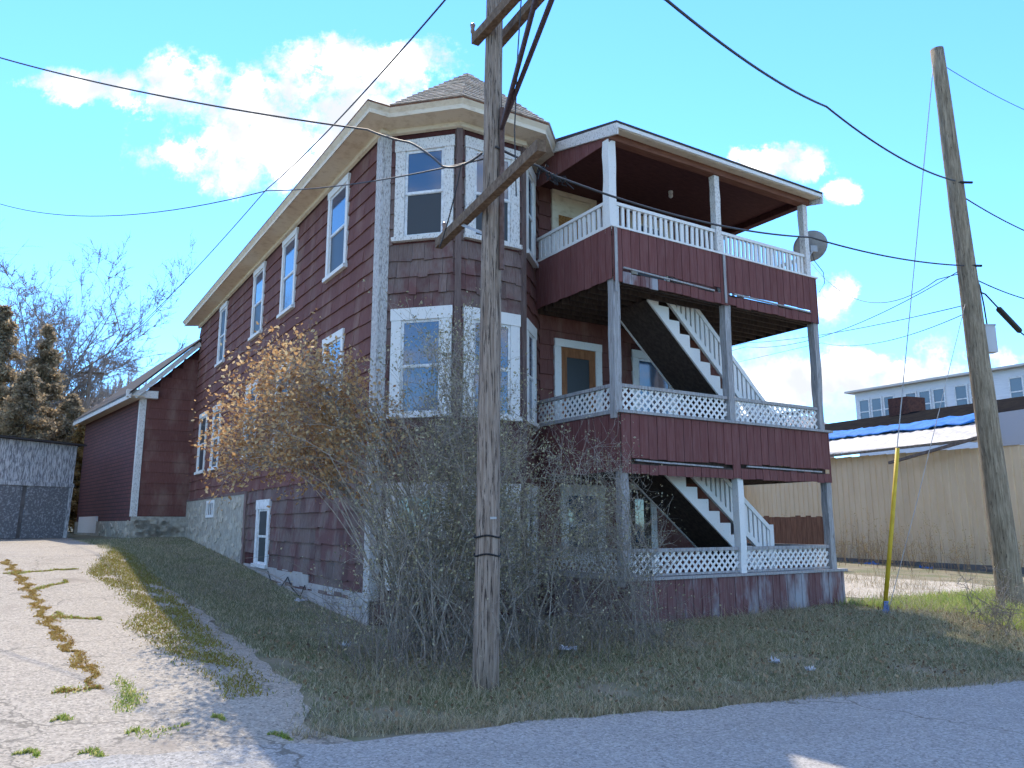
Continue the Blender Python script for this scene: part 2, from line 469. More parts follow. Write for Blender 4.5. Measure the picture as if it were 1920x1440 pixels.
class Frame:
    def __init__(s, o, t, n):
        s.o = np.array([o[0], o[1], 0.0]); s.t = np.array([t[0], t[1], 0.0]); s.n = np.array([n[0], n[1], 0.0])
        s.t /= np.linalg.norm(s.t); s.n /= np.linalg.norm(s.n)
    def p(s, a, d, z): return s.o + s.t * a + s.n * d + np.array([0, 0, z])
    def box(s, mb, a0, a1, d0, d1, z0, z1):
        return mb.box(s.p(a0, d0, z0), s.t * (a1 - a0), s.n * (d1 - d0), (0, 0, z1 - z0))
P0, PA, PB, P3 = (.10, 0), (1.06, -1.0), (2.43, -1.0), (3.45, 0)
def fr(p, q):
    t = np.array(q, float) - np.array(p, float); t /= np.linalg.norm(t)
    return Frame(p, t, (t[1], -t[0]))
SIDE = Frame((0, 0), (0, 1), (-1, 0))
F1, F2, F3 = fr(P0, PA), fr(PA, PB), fr(PB, P3)
FW = Frame((3.45, 0), (1, 0), (0, -1))
L1 = math.dist(P0, PA); L2 = math.dist(PA, PB); L3 = math.dist(PB, P3)
HL = 17.1; HR = 9.0; WT = 8.82

# --- wall bodies
sw = MB(); sw.bx(0, .25, .0, HL, .6, WT)
sw.bx(0, .25, 0, 8.6, -.1, .62)
side_wall = sw.build('side_wall', wall_m, house)
bw = MB()
bw.prism([P0, PA, PB, P3, (3.45, .3), (.1, .3)], (0, 0, .1), (1, 0, 0), (0, 1, 0), (0, 0, WT - .1))
bay_wall = bw.build('bay_wall', wall_m, house)
fw = MB(); fw.bx(3.46, HR, 0, .25, -.1, 9.3); fw.bx(HR - .25, HR, .25, HL, -.1, WT); fw.bx(0.25, HR - .25, HL - .25, HL, .0, WT)
front_wall = fw.build('front_wall', wall_m, house)

WINS = {'side': [], 'f1': [], 'f2': [], 'f3': [], 'fw': []}
def window(fr_, key, a0, a1, z0, z1, cw=.13, trim=white_m, upper=glass_m, lower=screen_m, rail=.5, proud=.055, muntin=False, small=False):
    """casing is the window's own mesh; sashes and panes are its pieces"""
    WINS[key].append((a0, a1, z0, z1))
    mb = MB()
    fr_.box(mb, a0, a0 + cw, 0, proud, z0 + .06, z1 - cw * 1.15)
    fr_.box(mb, a1 - cw, a1, 0, proud, z0 + .06, z1 - cw * 1.15)
    fr_.box(mb, a0 - .015, a1 + .015, 0, proud + .012, z1 - cw * 1.15, z1)
    fr_.box(mb, a0 - .03, a1 + .03, 0, proud + .05, z0 - .02, z0 + .06)
    w = mb.build('window', trim, house)
    i0, i1, j0, j1 = a0 + cw, a1 - cw, z0 + .06, z1 - cw * 1.15
    jm = j0 + (j1 - j0) * rail; s = .05 if not small else .035
    for nm, k0, k1, dd in (('upper_sash', jm - .02, j1, .034), ('lower_sash', j0, jm + .02, .020)):
        sb = MB()
        fr_.box(sb, i0, i0 + s, .0, dd, k0, k1); fr_.box(sb, i1 - s, i1, .0, dd, k0, k1)
        fr_.box(sb, i0 + s, i1 - s, .0, dd, k0, k0 + s); fr_.box(sb, i0 + s, i1 - s, .0, dd, k1 - s, k1)
        if muntin and nm == 'upper_sash':
            for q in (.33, .66): fr_.box(sb, i0 + s, i1 - s, .0, dd - .004, k0 + (k1 - k0) * q - .012, k0 + (k1 - k0) * q + .012)
        sb.build(nm, sash_m, w)
        pb = MB(); fr_.box(pb, i0 + s, i1 - s, .002, dd - .012, k0 + s, k1 - s)
        pb.build('pane', upper if nm == 'upper_sash' else lower, w)
    return w
for a0, a1, up, lo in ((1.70, 2.92, glass_m, screen_m), (5.18, 6.38, glass_m, glass_m), (8.08, 9.24, glass_m, screen_m), (12.6, 13.6, screen_m, screen_m)):
    window(SIDE, 'side', a0, a1, 6.70, 8.70, upper=up, lower=lo)
for a0, a1 in ((1.67, 2.87), (5.2, 6.34), (8.14, 9.35)):
    window(SIDE, 'side', a0, a1, 3.40, 5.42)
for k, (a0, a1) in enumerate(((12.48, 13.6), (14.55, 15.8))):
    window(SIDE, 'side', a0, a1, 3.32, 5.38, upper=screen_m, lower=screen_m, muntin=(k == 0))
window(SIDE, 'side', 6.26, 7.48, .62, 2.22, cw=.2, upper=screen_m, lower=screen_m, trim=sash_m)
bays = [('f1', F1, .17, 1.30), ('f2', F2, .11, 1.27), ('f3', F3, .12, .98)]
for key, f, a0, a1 in bays:
    window(f, key, a0, a1, 6.68, 8.63, cw=.19, trim=peel_m if key != 'f3' else white_m)
    window(f, key, a0, a1, 3.45, 5.40, cw=.19, trim=white_m, lower=glass_m)
    window(f, key, a0, a1, .55, 2.32, cw=.17, trim=peel_m, lower=glass_m)

# --- doors and window on the porch wall
def door(a0, a1, z0, z1, kind):
    WINS['fw'].append((a0, a1, z0, z1))
    cw = .16; mb = MB()
    FW.box(mb, a0, a0 + cw, 0, .06, z0, z1 - cw); FW.box(mb, a1 - cw, a1, 0, .06, z0, z1 - cw); FW.box(mb, a0, a1, 0, .072, z1 - cw, z1)
    d = mb.build('door', cream_m if kind == 3 else white_m, house)
    lf = MB(); i0, i1, zt = a0 + cw, a1 - cw, z1 - cw
    if kind == 3:
        FW.box(lf, i0, i1, .0, .03, zt - .42, zt); lf.build('transom_panel', cream_m, d)
        lf = MB(); FW.box(lf, i0, i1, .0, .025, z0, zt - .42); lf.build('door_panel', osb_m, d)
    else:
        FW.box(lf, i0, i0 + .16, 0, .03, z0, zt); FW.box(lf, i1 - .16, i1, 0, .03, z0, zt)
        FW.box(lf, i0 + .16, i1 - .16, 0, .03, zt - .2, zt); FW.box(lf, i0 + .16, i1 - .16, 0, .03, z0, z0 + .9)
        lf.build('door_panel', M('brown_door', (.20, .075, .03), (.28, .12, .05), (6, 6, 1), 3, rough=.6) if kind == 2 else dark_m, d)
        pn = MB(); FW.box(pn, i0 + .16, i1 - .16, 0, .018, z0 + .9, zt - .2); pn.build('pane', glass_m if kind == 1 else screen_m, d)
        kn = MB(); kn.tube([FW.p(i1 - .08, .03, z0 + 1.0), FW.p(i1 - .08, .09, z0 + 1.0)], .03, 8); kn.build('knob', metal_m, d)
door(.34, 1.52, 6.06, 8.66, 3)
door(.37, 1.59, 2.76, 5.37, 2)
door(2.10, 3.0, .36, 2.5, 1)
window(FW, 'fw', 2.45, 3.70, 3.45, 5.38, cw=.15, upper=glass_m, lower=glass_m)
window(FW, 'fw', 2.5, 3.7, 6.9, 8.55, cw=.15, trim=cream_m)
window(FW, 'fw', .5, 1.6, .9, 2.4, cw=.14, trim=peel_m)

# --- shingles: wedge-shaped pieces in courses
SHING = []
def shingles(fr_, key, parent, a0, a1, z0, z1, wmean, mat, thick=.034, step=.31, jag=.008, zmin=None):
    nrow = int(round((z1 - z0) / step)); st = (z1 - z0) / nrow
    for r in range(nrow):
        zb = z0 + r * st; zt = zb + st + .02
        free = [(a0, a1)]
        for (w0, w1, y0, y1) in WINS[key]:
            if y0 - .02 < zb + st * .5 < y1 + .0:
                nf = []
                for p, q in free:
                    if w1 <= p or w0 >= q: nf.append((p, q)); continue
                    if p < w0: nf.append((p, w0 - .004))
                    if q > w1: nf.append((w1 + .004, q))
                free = nf
        for p, q in free:
            if zmin is not None:
                if zb + .12 < zmin(p): 
                    # start where the ground allows it
                    aa = p
                    while aa < q and zb + .12 < zmin(aa): aa += .1
                    p = aa
            x = p - random.random() * wmean * .6
            while x < q - .01:
                w = wmean * random.uniform(.7, 1.35)
                s0, s1 = max(x, p), min(x + w, q)
                x += w
                if s1 - s0 < .025: continue
                e = random.uniform(-jag, jag); e2 = e + random.uniform(-jag, jag) * .5
                th = thick * random.uniform(.85, 1.2); g_ = .0025
                vs = [fr_.p(s0 + g_, .001, zb + e), fr_.p(s1 - g_, .001, zb + e2), fr_.p(s1 - g_, th, zb + e2), fr_.p(s0 + g_, th, zb + e),
                      fr_.p(s0 + g_, .001, zt), fr_.p(s1 - g_, .001, zt), fr_.p(s1 - g_, .004, zt), fr_.p(s0 + g_, .004, zt)]
                SHING.append((vs, parent, mat))
def side_ground(a): return float(g_uv(-.1, a)) + (.25 if a > 3.2 else .45)
shingles(SIDE, 'side', side_wall, .0, 8.55, .0, 2.48, .42, worn_m, zmin=side_ground, jag=.014)
shingles(SIDE, 'side', side_wall, .0, HL, 2.48, 8.70, .42, shingle_m, jag=.009)
for key, f, ln in (('f1', F1, L1), ('f2', F2, L2), ('f3', F3, L3)):
    shingles(f, key, bay_wall, .0, ln, .15, 8.75, .21, worn_m if key != 'f3' else shingle_m, thick=.036, step=.309, jag=.026)
shingles(FW, 'fw', front_wall, .02, HR - 3.47, .3, 8.6, .36, shingle_m, jag=.003)
cam_w = np.array([0, 0, 1.6]); hm = np.array([[W[0], D[0], 0], [W[1], D[1], 0], [0, 0, 1]])
def seen_area(vs):
    q = [C + hm @ v for v in (vs[3], vs[2], vs[6], vs[7])]
    c = sum(q) / 4; n = np.cross(q[1] - q[0], q[3] - q[0]); d = c - cam_w; L = np.linalg.norm(d)
    px = 540 / .9 * 0 + 960 + 1460 * d[0] / (d[1] * .984 + d[2] * .178)
    if vs[0][2] < 2.4 or (vs[0][2] < 3.6 and px > 700): L *= 2.5       # behind the shrubs
    if abs(px - 922) < 26: L *= 3                                      # behind the pole
    return abs(np.dot(n, d)) / L ** 3
order = sorted(range(len(SHING)), key=lambda i: -seen_area(SHING[i][0]))
near = set(order[:300])
BOXF = [(0, 3, 2, 1), (4, 5, 6, 7), (0, 1, 5, 4), (1, 2, 6, 5), (2, 3, 7, 6), (3, 0, 4, 7)]
rest = {}
for i, (vs, par, mat) in enumerate(SHING):
    if i in near:
        mb = MB(); mb.v = list(vs); mb.f = BOXF; mb.build('shingle', mat, par)
    else:
        mb = rest.setdefault((par.name, mat.name), (MB(), par, mat))[0]
        n = len(mb.v); mb.v += vs; mb.f += [tuple(n + k for k in f) for f in BOXF]
for mb, par, mat in rest.values():
    tag(mb.build('shingle_courses', mat, par), kind='stuff')

# --- trim: corner posts, cornice, roofs
def post(mb_, x0, x1, y0, y1, z0, z1): return mb_.bx(x0, x1, y0, y1, z0, z1)
cb = MB(); cb.bx(-.05, .0, -.06, .2, .35, 8.80); cb.bx(.0, .13, -.075, -.001, .35, 8.80)
cb.build('corner_board', M('grey_peel', (.52, .50, .485), (.25, .225, .215), (5, 5, 1.6), 8.0, .46, .62, rough=.88, bump=.4), house)
for p, nrm in ((PA, (-.38, -.92)), (PB, (.38, -.92))):
    b_ = MB(); q = np.array([p[0], p[1], 0]); nn = np.array([nrm[0], nrm[1], 0]); tt = np.array([-nrm[1], nrm[0], 0])
    b_.box(q - tt * .055 - nn * .05, tt * .11, nn * .10, (0, 0, 8.55)); o = b_.build('bay_corner_board', M('brown_board', (.11, .075, .068), (.16, .115, .105), (8, 8, .9), 3, rough=.9), house); o.location.z = .2
# concrete and stone base
def base_strip(v0, v1, top, mat, name, n=12, d=.05):
    mb = MB()
    for i in range(n):
        a, b = v0 + (v1 - v0) * i / n, v0 + (v1 - v0) * (i + 1) / n
        zb = min(float(g_uv(-.1, a)), float(g_uv(-.1, b))) - .3
        SIDE.box(mb, a, b, -.05, d, zb, top(.5 * (a + b)))
    return mb.build(name, mat, house)
base_strip(0, 3.2, lambda a: .46, conc_m, 'concrete_base', d=.03)
base_strip(3.2, 8.55, lambda a: .64, conc_m, 'concrete_base_step', d=.032)
found = base_strip(8.6, HL, lambda a: 2.42, mortar_m, 'stone_foundation', 24, d=.06)
for i in range(120):
    a = random.uniform(8.8, HL - .2); z = random.uniform(float(g_uv(-.1, a)) + .05, 2.3); r1, r2 = random.uniform(.07, .3), random.uniform(.05, .15)
    if 12.2 < a < 13.7 and z > 1.6: continue
    k = random.randint(5, 7); ph = random.random() * 6
    poly = [(r1 * math.cos(ph + 6.283 * j / k) * random.uniform(.8, 1.1), r2 * math.sin(ph + 6.283 * j / k) * random.uniform(.8, 1.1)) for j in range(k)]
    mb = MB(); mb.prism(poly, SIDE.p(a, .05, z), SIDE.t, (0, 0, 1), SIDE.n * random.uniform(.012, .03)); mb.build('stone', stone_m, found)
vent = MB(); SIDE.box(vent, 12.4, 13.5, .06, .09, 1.84, 1.92); SIDE.box(vent, 12.4, 13.5, .06, .09, 2.28, 2.36); SIDE.box(vent, 12.4, 12.5, .06, .09, 1.92, 2.28); SIDE.box(vent, 13.4, 13.5, .06, .09, 1.92, 2.28)
vent_o = vent.build('cellar_window', white_m, house)
for k in range(3):
    bb = MB(); SIDE.box(bb, 12.68 + k * .27, 12.74 + k * .27, .06, .085, 1.92, 2.28); bb.build('bar', white_m, vent_o)
pn = MB(); SIDE.box(pn, 12.5, 13.4, .055, .065, 1.92, 2.28); pn.build('pane', screen_m, vent_o)
cbv = MB(); SIDE.box(cbv, 8.55, 8.75, .0, .07, .5, 2.48); cbv.build('foundation_edge_board', worn_m, house)
wt = MB(); SIDE.box(wt, 8.6, HL, .0, .075, 2.42, 2.49); wt.build('water_table', worn_m, house)

def line_off(p, q, o):
    p, q = np.array(p, float), np.array(q, float); t = (q - p) / np.linalg.norm(q - p); n = np.array([t[1], -t[0]])
    return p + n * o, t
def meet(l1, l2):
    (p, t), (q, s) = l1, l2
    k = np.linalg.solve(np.array([t, -s]).T, q - p); return p + t * k[0]
def outline(o):
    ls = [line_off((0, HL), (0, 0), o), line_off((0, 0), (1, 0), o), line_off(P0, PA, o), line_off(PA, PB, o), line_off(PB, P3, o)]
    pts = [np.array([-o, HL + o])] + [meet(ls[i], ls[i + 1]) for i in range(4)]
    e = P3; l5 = ls[4]; k = 1.05 * L3
    pts.append(np.array([3.47, ls[4][0][1] + ls[4][1][1] * (3.47 - ls[4][0][0]) / ls[4][1][0]]))
    return pts
def ribbon(mb, a, za, b, zb):
    for i in range(len(a) - 1):
        mb.poly([(*a[i], za), (*a[i + 1], za), (*b[i + 1], zb), (*b[i], zb)])
o0, o1, o2, o3, o4 = outline(.03), outline(.09), outline(.46), outline(.50), outline(.56)
fz = MB(); ribbon(fz, o0, 8.755, o1, 8.775) ; ribbon(fz, o1, 8.775, o1, 8.86)
fz.build('frieze_board', cream_m, house)
sf = MB(); ribbon(sf, o1, 8.86, o2, 8.89); sf.build('soffit', cream_m, house)
fa = MB(); ribbon(fa, o2, 8.89, o3, 8.87); ribbon(fa, o3, 8.87, o3, 8.95); ribbon(fa, o3, 8.95, o4, 9.03); fa.build('fascia', cream_m, house)
fl = MB(); ribbon(fl, o4, 9.03, o4, 9.065); fl.build('drip_edge', rust_m, house)
# main roof: shallow hip over the body
rf = MB()
e = [(-.56, HL + .56), (-.56, -.56), (HR + .5, -.3), (HR + .5, HL + .56)]
r1, r2 = (4.3, 5.0), (4.3, 12.5)
z0, zr = 9.068, 10.1
rf.poly([(*e[1], z0), (*e[0], z0), (*r2, zr), (*r1, zr)][::-1]); rf.poly([(*e[3], z0), (*e[2], z0), (*r1, zr), (*r2, zr)][::-1])
rf.poly([(*e[2], z0), (*e[1], z0), (*r1, zr)][::-1]); rf.poly([(*e[0], z0), (*e[3], z0), (*r2, zr)][::-1])
roof = rf.build('roof', roof_m, house)
bk = MB(); bk.bx(.1, HR - .05, .3, HL - .05, 8.84, 8.9); bk.build('attic_floor', dark_m, house)
# turret roof over the bay, laid in courses
apex = np.array([1.70, -.12, 10.55])
tp = [np.array([*q, 9.067]) for q in (o4[2], o4[3], o4[4], o4[5])]
back = [np.array([3.3, .9, 9.3]), np.array([.2, .9, 9.3])]
ring = tp + back
tr = MB(); tr.poly(ring)
for i in range(len(ring)): tr.poly([ring[i], ring[(i + 1) % len(ring)], apex])
turret = tr.build('bay_roof', roof_m, house)
crs = MB(); nc = 15
for i in range(3):
    a, b = tp[i], tp[i + 1]; nrm = np.cross(b - a, apex - a); nrm /= np.linalg.norm(nrm)
    if nrm[2] < 0: nrm = -nrm
    for k in range(nc):
        t0, t1 = k / nc, (k + 1.15) / nc
        lo0, lo1 = a + (apex - a) * t0, b + (apex - b) * t0; hi0, hi1 = a + (apex - a) * min(t1, 1), b + (apex - b) * min(t1, 1)
        wd = np.linalg.norm(lo1 - lo0); m_ = max(1, int(wd / .3)); off = random.random() * .5
        for j in range(m_):
            f0, f1 = (j + .004) / m_, (j + .996) / m_
            th = random.uniform(.020, .028); dz = random.uniform(-.01, .01)
            q0, q1 = lo0 + (lo1 - lo0) * f0, lo0 + (lo1 - lo0) * f1; q2, q3 = hi0 + (hi1 - hi0) * f1, hi0 + (hi1 - hi0) * f0
            n = len(crs.v)
            crs.v += [q0 + nrm * .003, q1 + nrm * .003, q2 + nrm * .003, q3 + nrm * .003, q0 + nrm * (th + .004), q1 + nrm * (th + .004), q2 + nrm * .006, q3 + nrm * .006]
            crs.f += [tuple(n + q for q in f) for f in [(4, 5, 6, 7), (0, 1, 5, 4), (1, 2, 6, 5), (3, 0, 4, 7)]]
tag(crs.build('roof_shingles', roof_m, turret), kind='stuff')

# --- porch
PV = -2.49
PU = {3: (3.33, 6.03, 8.74), 2: (3.37, 6.15, 8.82), 1: (3.45, 6.26, 8.88)}
def rough_post(u, v, z0, z1, w, mat, lean=0.0):
    mb = MB(); n = 7
    for i in range(n):
        a, b = i / n, (i + 1) / n
    pts = [(u + lean * (i / n) + random.uniform(-.008, .008), v + random.uniform(-.008, .008), z0 + (z1 - z0) * i / n) for i in range(n + 1)]
    V = []; h = w / 2
    for i, (x, y, z) in enumerate(pts):
        s = h * random.uniform(.93, 1.05)
        V += [(x - s, y - s, z), (x + s, y - s, z), (x + s, y + s, z), (x - s, y + s, z)]
    mb.v = V
    for i in range(n):
        for k in range(4): mb.f.append((i * 4 + k, i * 4 + (k + 1) % 4, i * 4 + 4 + (k + 1) % 4, i * 4 + 4 + k))
    mb.f += [(3, 2, 1, 0), (n * 4, n * 4 + 1, n * 4 + 2, n * 4 + 3)]
    return mb.build('porch_post', mat, house)
for k, u in enumerate(PU[3]): rough_post(u, PV, 6.72, 8.48, .17 if k == 0 else .14, white_m if k == 0 else peel_m)
for k, u in enumerate(PU[2]): rough_post(u, PV, 3.4, 5.95, .15, greyw_m)
for k, u in enumerate(PU[1]): rough_post(u, PV, .6, 2.6, .15, white_m if k == 1 else greyw_m)
rough_post(8.74, -.1, 6.1, 8.5, .13, peel_m); rough_post(8.8, -.1, .4, 5.9, .13, greyw_m)
# decks
def deck(z, ul):
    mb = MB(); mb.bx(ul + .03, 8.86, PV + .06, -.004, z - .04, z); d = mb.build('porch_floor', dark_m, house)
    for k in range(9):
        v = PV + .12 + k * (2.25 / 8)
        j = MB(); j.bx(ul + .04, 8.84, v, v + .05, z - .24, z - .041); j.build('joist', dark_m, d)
for z, ul in ((6.05, 3.33), (2.75, 3.38), (.36, 3.45)):
    deck(z, ul)
    mb = MB(); mb.bx(ul + .02, 8.86, PV - .03, PV + .05, z - .24, z - .005); mb.bx(8.845, 8.89, PV + .06, -.01, z - .25, z - .005); mb.build('rim_board', dark_m, house)
# aprons of upright planks
def apron(pts, z_top, z_bot, mat, jag=.015, gap=None, name='apron', wmean=.205, worn=None):
    (x0, y0), (x1, y1) = pts
    t = np.array([x1 - x0, y1 - y0, 0.0]); L = np.linalg.norm(t); t /= L; n = np.array([t[1], -t[0], 0])
    mb = MB(); mb.box(np.array([x0, y0, z_bot + .1]) - n * .045, t * L, n * .04, (0, 0, .09)); mb.box(np.array([x0, y0, z_top - .14]) - n * .045, t * L, n * .04, (0, 0, .1))
    par = mb.build(name, dark_m, house)
    x = 0.0; k = 0
    while x < L - .02:
        w = min(wmean * random.uniform(.96, 1.04), L - x)
        zt = z_top; zb = z_bot + random.uniform(-jag, jag)
        segs = [(zb, zt)]
        if gap:
            for (g0, g1, gl, gh) in gap:
                if g0 <= x + w / 2 <= g1:
                    segs = [(zb, gl + random.uniform(-.02, .02)), (gh + random.uniform(-.015, .015), zt)]
        for (a, b) in segs:
            p = MB(); d0 = random.uniform(0, .006)
            p.box(np.array([x0, y0, a]) + t * (x + .006) + n * d0, t * (w - .012), n * .02, (0, 0, b - a))
            p.build('plank', (worn if worn and len(segs) > 1 and a < z_bot + .1 and x < 1.0 else mat), par)
        x += w; k += 1
    return par
apron([(3.28, PV - .10), (8.88, PV - .10)], 6.80, 5.80, plank_m, gap=[(.2, 2.6, 6.0, 6.10), (2.95, 5.45, 5.98, 6.06)], worn=skirt_m)
apron([(3.27, -.17), (3.27, PV - .1)], 6.80, 5.84, plank_m)
apron([(3.36, PV - .10), (8.93, PV - .10)], 3.48, 2.45, plank_m, gap=[(.2, 2.6, 2.62, 2.72), (2.9, 5.45, 2.64, 2.73)])
apron([(3.35, -.05), (3.35, PV - .1)], 3.48, 2.5, plank_m)
apron([(3.45, PV - .12), (9.06, PV - .12)], .69, -.12, skirt_m, jag=.03)
apron([(3.44, -.05), (3.44, PV - .12)], .69, -.12, skirt_m, jag=.03)
apron([(9.06, PV - .12), (9.06, -.0)], .69, -.12, skirt_m, jag=.03)
# shelves that cap the aprons
for z, u0, u1, m_ in ((3.485, 3.3, 9.02, greyw_m), (.695, 3.36, 9.16, greyw_m)):
    mb = MB(); mb.bx(u0, u1, PV - .17, PV + .06, z, z + .045); mb.bx(u0, u0 + .2, PV + .06, -.05, z, z + .045); mb.build('sill_board', m_, house)
mb = MB(); mb.bx(3.24, 8.92, PV - .14, PV + .06, 6.80, 6.835); mb.bx(3.24, 3.42, PV + .06, -.16, 6.80, 6.835); mb.build('sill_board', white_m, house)
for uu in (3.33, 6.05):
    mb = MB(); mb.bx(uu - .03, uu + .03, PV - .15, PV - .135, 5.82 if uu > 5 else 5.6, 6.79); mb.build('cover_strip', greyw_m, house)
# flapping strips and bunched cables in the slot of the upper apron
for u0, u1, z in ((3.5, 4.6, 6.055), (4.62, 5.75, 6.03), (6.3, 8.6, 6.02)):
    mb = MB(); mb.beam((u0, PV - .13, z + .02), (u1, PV - .13, z - .01), .03, .03); mb.build('loose_batten', greyw_m, house)
for u0, u1, z in ((3.65, 4.5, 2.68), (4.5, 5.75, 2.66), (6.4, 8.6, 2.68)):
    mb = MB(); mb.beam((u0, PV - .13, z + .01), (u1, PV - .13, z - .015), .03, .028); mb.build('loose_batten', greyw_m, house)
# railings, top floor
def railing(p, q, z0, z1, n, wid, mat, skip=()):
    p, q = np.array([*p, 0.0]), np.array([*q, 0.0]); t = (q - p); L = np.linalg.norm(t); t /= L
    mb = MB(); mb.beam(p + (0, 0, z1 - .03), q + (0, 0, z1 - .03), .08, .06); mb.beam(p + (0, 0, z0 + .035), q + (0, 0, z0 + .035), .06, .05)
    par = mb.build('railing', mat, house)
    for i in range(n):
        c = p + t * (L * (i + .5) / n + random.uniform(-.008, .008)); w = wid * random.choice((1, 1, 1, 1.05, .9, 1.35))
        b_ = MB(); lean = random.uniform(-.012, .012)
        nn = np.array([t[1], -t[0], 0]); zt_, zb_ = z1 - .06, z0 + .06
        b_.box(c - t * w / 2 - nn * .016 + (0, 0, zb_), t * w, nn * .03, t * lean + np.array([0, 0, zt_ - zb_])); b_.build('baluster', mat, par)
    return par
railing((3.42, PV), (5.95, PV), 6.835, 7.33, 19, .066, white_m)
railing((6.11, PV), (8.66, PV), 6.835, 7.33, 21, .062, white_m)
railing((3.33, -.2), (3.33, PV + .09), 6.835, 7.35, 15, .085, white_m)
railing((8.78, PV + .1), (8.78, -.2), 6.835, 7.33, 15, .06, white_m)
# lattice rails, lower floors
def lattice(p, q, z0, z1, cell=.105, mat=white_m):
    p, q = np.array([*p, 0.0]), np.array([*q, 0.0]); t = (q - p); L = np.linalg.norm(t); t /= L; nn = np.array([t[1], -t[0], 0]); hh = z1 - z0
    fm = MB(); fm.beam(p + (0, 0, z1 + .03), q + (0, 0, z1 + .03), .09, .06); fm.beam(p + (0, 0, z0 - .02), q + (0, 0, z0 - .02), .06, .04)
    par = fm.build('lattice_rail', greyw_m, house)
    mb = MB(); w = .042; s2 = cell * math.sqrt(2)
    for sgn, dd in ((1, .008), (-1, -.004)):
        k0 = -hh if sgn > 0 else 0
        x = -hh - s2
        while x < L + hh + s2:
            a0, b0 = (x, 0.0), (x + hh, hh)
            if sgn < 0: a0, b0 = (x + hh, 0.0), (x, hh)
            # clip to 0..L
            def clip(a, b):
                (x1, y1), (x2, y2) = a, b
                if x1 > x2: x1, y1, x2, y2 = x2, y2, x1, y1
                if x2 <= 0 or x1 >= L: return None
                if x1 < 0: y1 += (y2 - y1) * (-x1) / (x2 - x1); x1 = 0
                if x2 > L: y2 = y1 + (y2 - y1) * (L - x1) / (x2 - x1); x2 = L
                return (x1, y1), (x2, y2)
            c_ = clip(a0, b0)
            if c_ and abs(c_[1][0] - c_[0][0]) > .02:
                A_ = p + t * c_[0][0] + nn * dd + (0, 0, z0 + c_[0][1]); B_ = p + t * c_[1][0] + nn * dd + (0, 0, z0 + c_[1][1])
                mb.beam(A_, B_, .008, w, up=np.cross(nn, (B_ - A_) / np.linalg.norm(B_ - A_)) if False else (0, 0, 1))
            x += s2
    tag(mb.build('lattice_strips', mat, par), kind='stuff')
lattice((3.47, PV), (6.06, PV), 3.56, 3.95); lattice((6.24, PV), (8.73, PV), 3.56, 3.95); lattice((3.37, -.1), (3.37, PV + .09), 3.56, 3.95)
lattice((3.55, PV), (6.17, PV), .79, 1.15); lattice((6.34, PV), (8.79, PV), .79, 1.15); lattice((3.45, -.1), (3.45, PV + .09), .79, 1.15)
lattice((8.8, PV + .09), (8.8, -.1), 3.56, 3.95); lattice((8.86, PV + .09), (8.86, -.1), .79, 1.15)
# stairs
def stair(u_top, z_top, slope, u_bot, v0, v1, step_m, nst, rise_off, zclip):
    """z of the stringer's lower edge = z_top - slope*(u-u_top)"""
    zl = lambda u: z_top - slope * (u - u_top)
    dep = .33
    st = empty('staircase', (0, 0, 0), 0, house)
    run = (u_bot - u_top) / nst; rise = run * slope
    for vv, nm in ((v0, 'stringer'), (v1, 'stringer')):
        poly = [(u_top, zl(u_top)), (u_bot, zl(u_bot))]
        for k in range(nst, 0, -1):
            ur = u_top + run * k; ul = ur - run; zt = zl(ul) + dep - rise * .55
            poly += [(ur, zt), (ul, zt)]
        mb = MB(); mb.prism([(a, b) for a, b in poly], (0, vv, 0), (1, 0, 0), (0, 0, 1), (0, .04, 0)); mb.build(nm, white_m, st)
    for k in range(nst):
        ul = u_top + run * k; zt = zl(ul) + dep - rise * .55
        mb = MB(); mb.bx(ul - .02, ul + run + .03, v0 + .041, v1 - .001, zt - .035, zt + .002); mb.build('tread', step_m, st)
        mb = MB(); mb.bx(ul + run - .02, ul + run, v0 + .041, v1 - .001, zt - rise + .003, zt - .036); mb.build('riser', step_m, st)
    mb = MB(); mb.prism([(u_top, zl(u_top) + .02), (u_bot, zl(u_bot) + .02), (u_bot, zl(u_bot) + .045), (u_top, zl(u_top) + .045)], (0, v0 + .041, 0), (1, 0, 0), (0, 0, 1), (0, v1 - v0 - .042, 0))
    mb.build('underside_boards', dark_m, st)
    # railing on the street side
    ra, rb = u_top + .30, u_bot - .05
    mb = MB(); mb.beam((ra, v0, zl(ra) + .56), (rb, v0, zl(rb) + .56), .06, .10); mb.build('bottom_rail', white_m, st)
    mb = MB(); mb.beam((ra + .3, v0, zl(ra + .3) + 1.17), (rb, v0, zl(rb) + 1.17), .09, .085); mb.build('handrail', white_m, st)
    u = ra + .3
    while u < rb:
        mb = MB(); mb.bx(u, u + .08, v0 - .022, v0 + .022, zl(u) + .5, zl(u) + 1.14); mb.build('baluster', white_m, st)
        u += .125
    mb = MB(); mb.bx(rb - .02, rb + .09, v0 - .045, v0 + .045, zl(rb) + .1, zl(rb) + 1.25); mb.build('newel', white_m, st)
    return st
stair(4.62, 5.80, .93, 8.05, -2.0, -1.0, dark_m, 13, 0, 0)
stair(4.85, 2.55, .78, 7.7, -2.0, -1.0, brownw_m, 10, 0, 0)
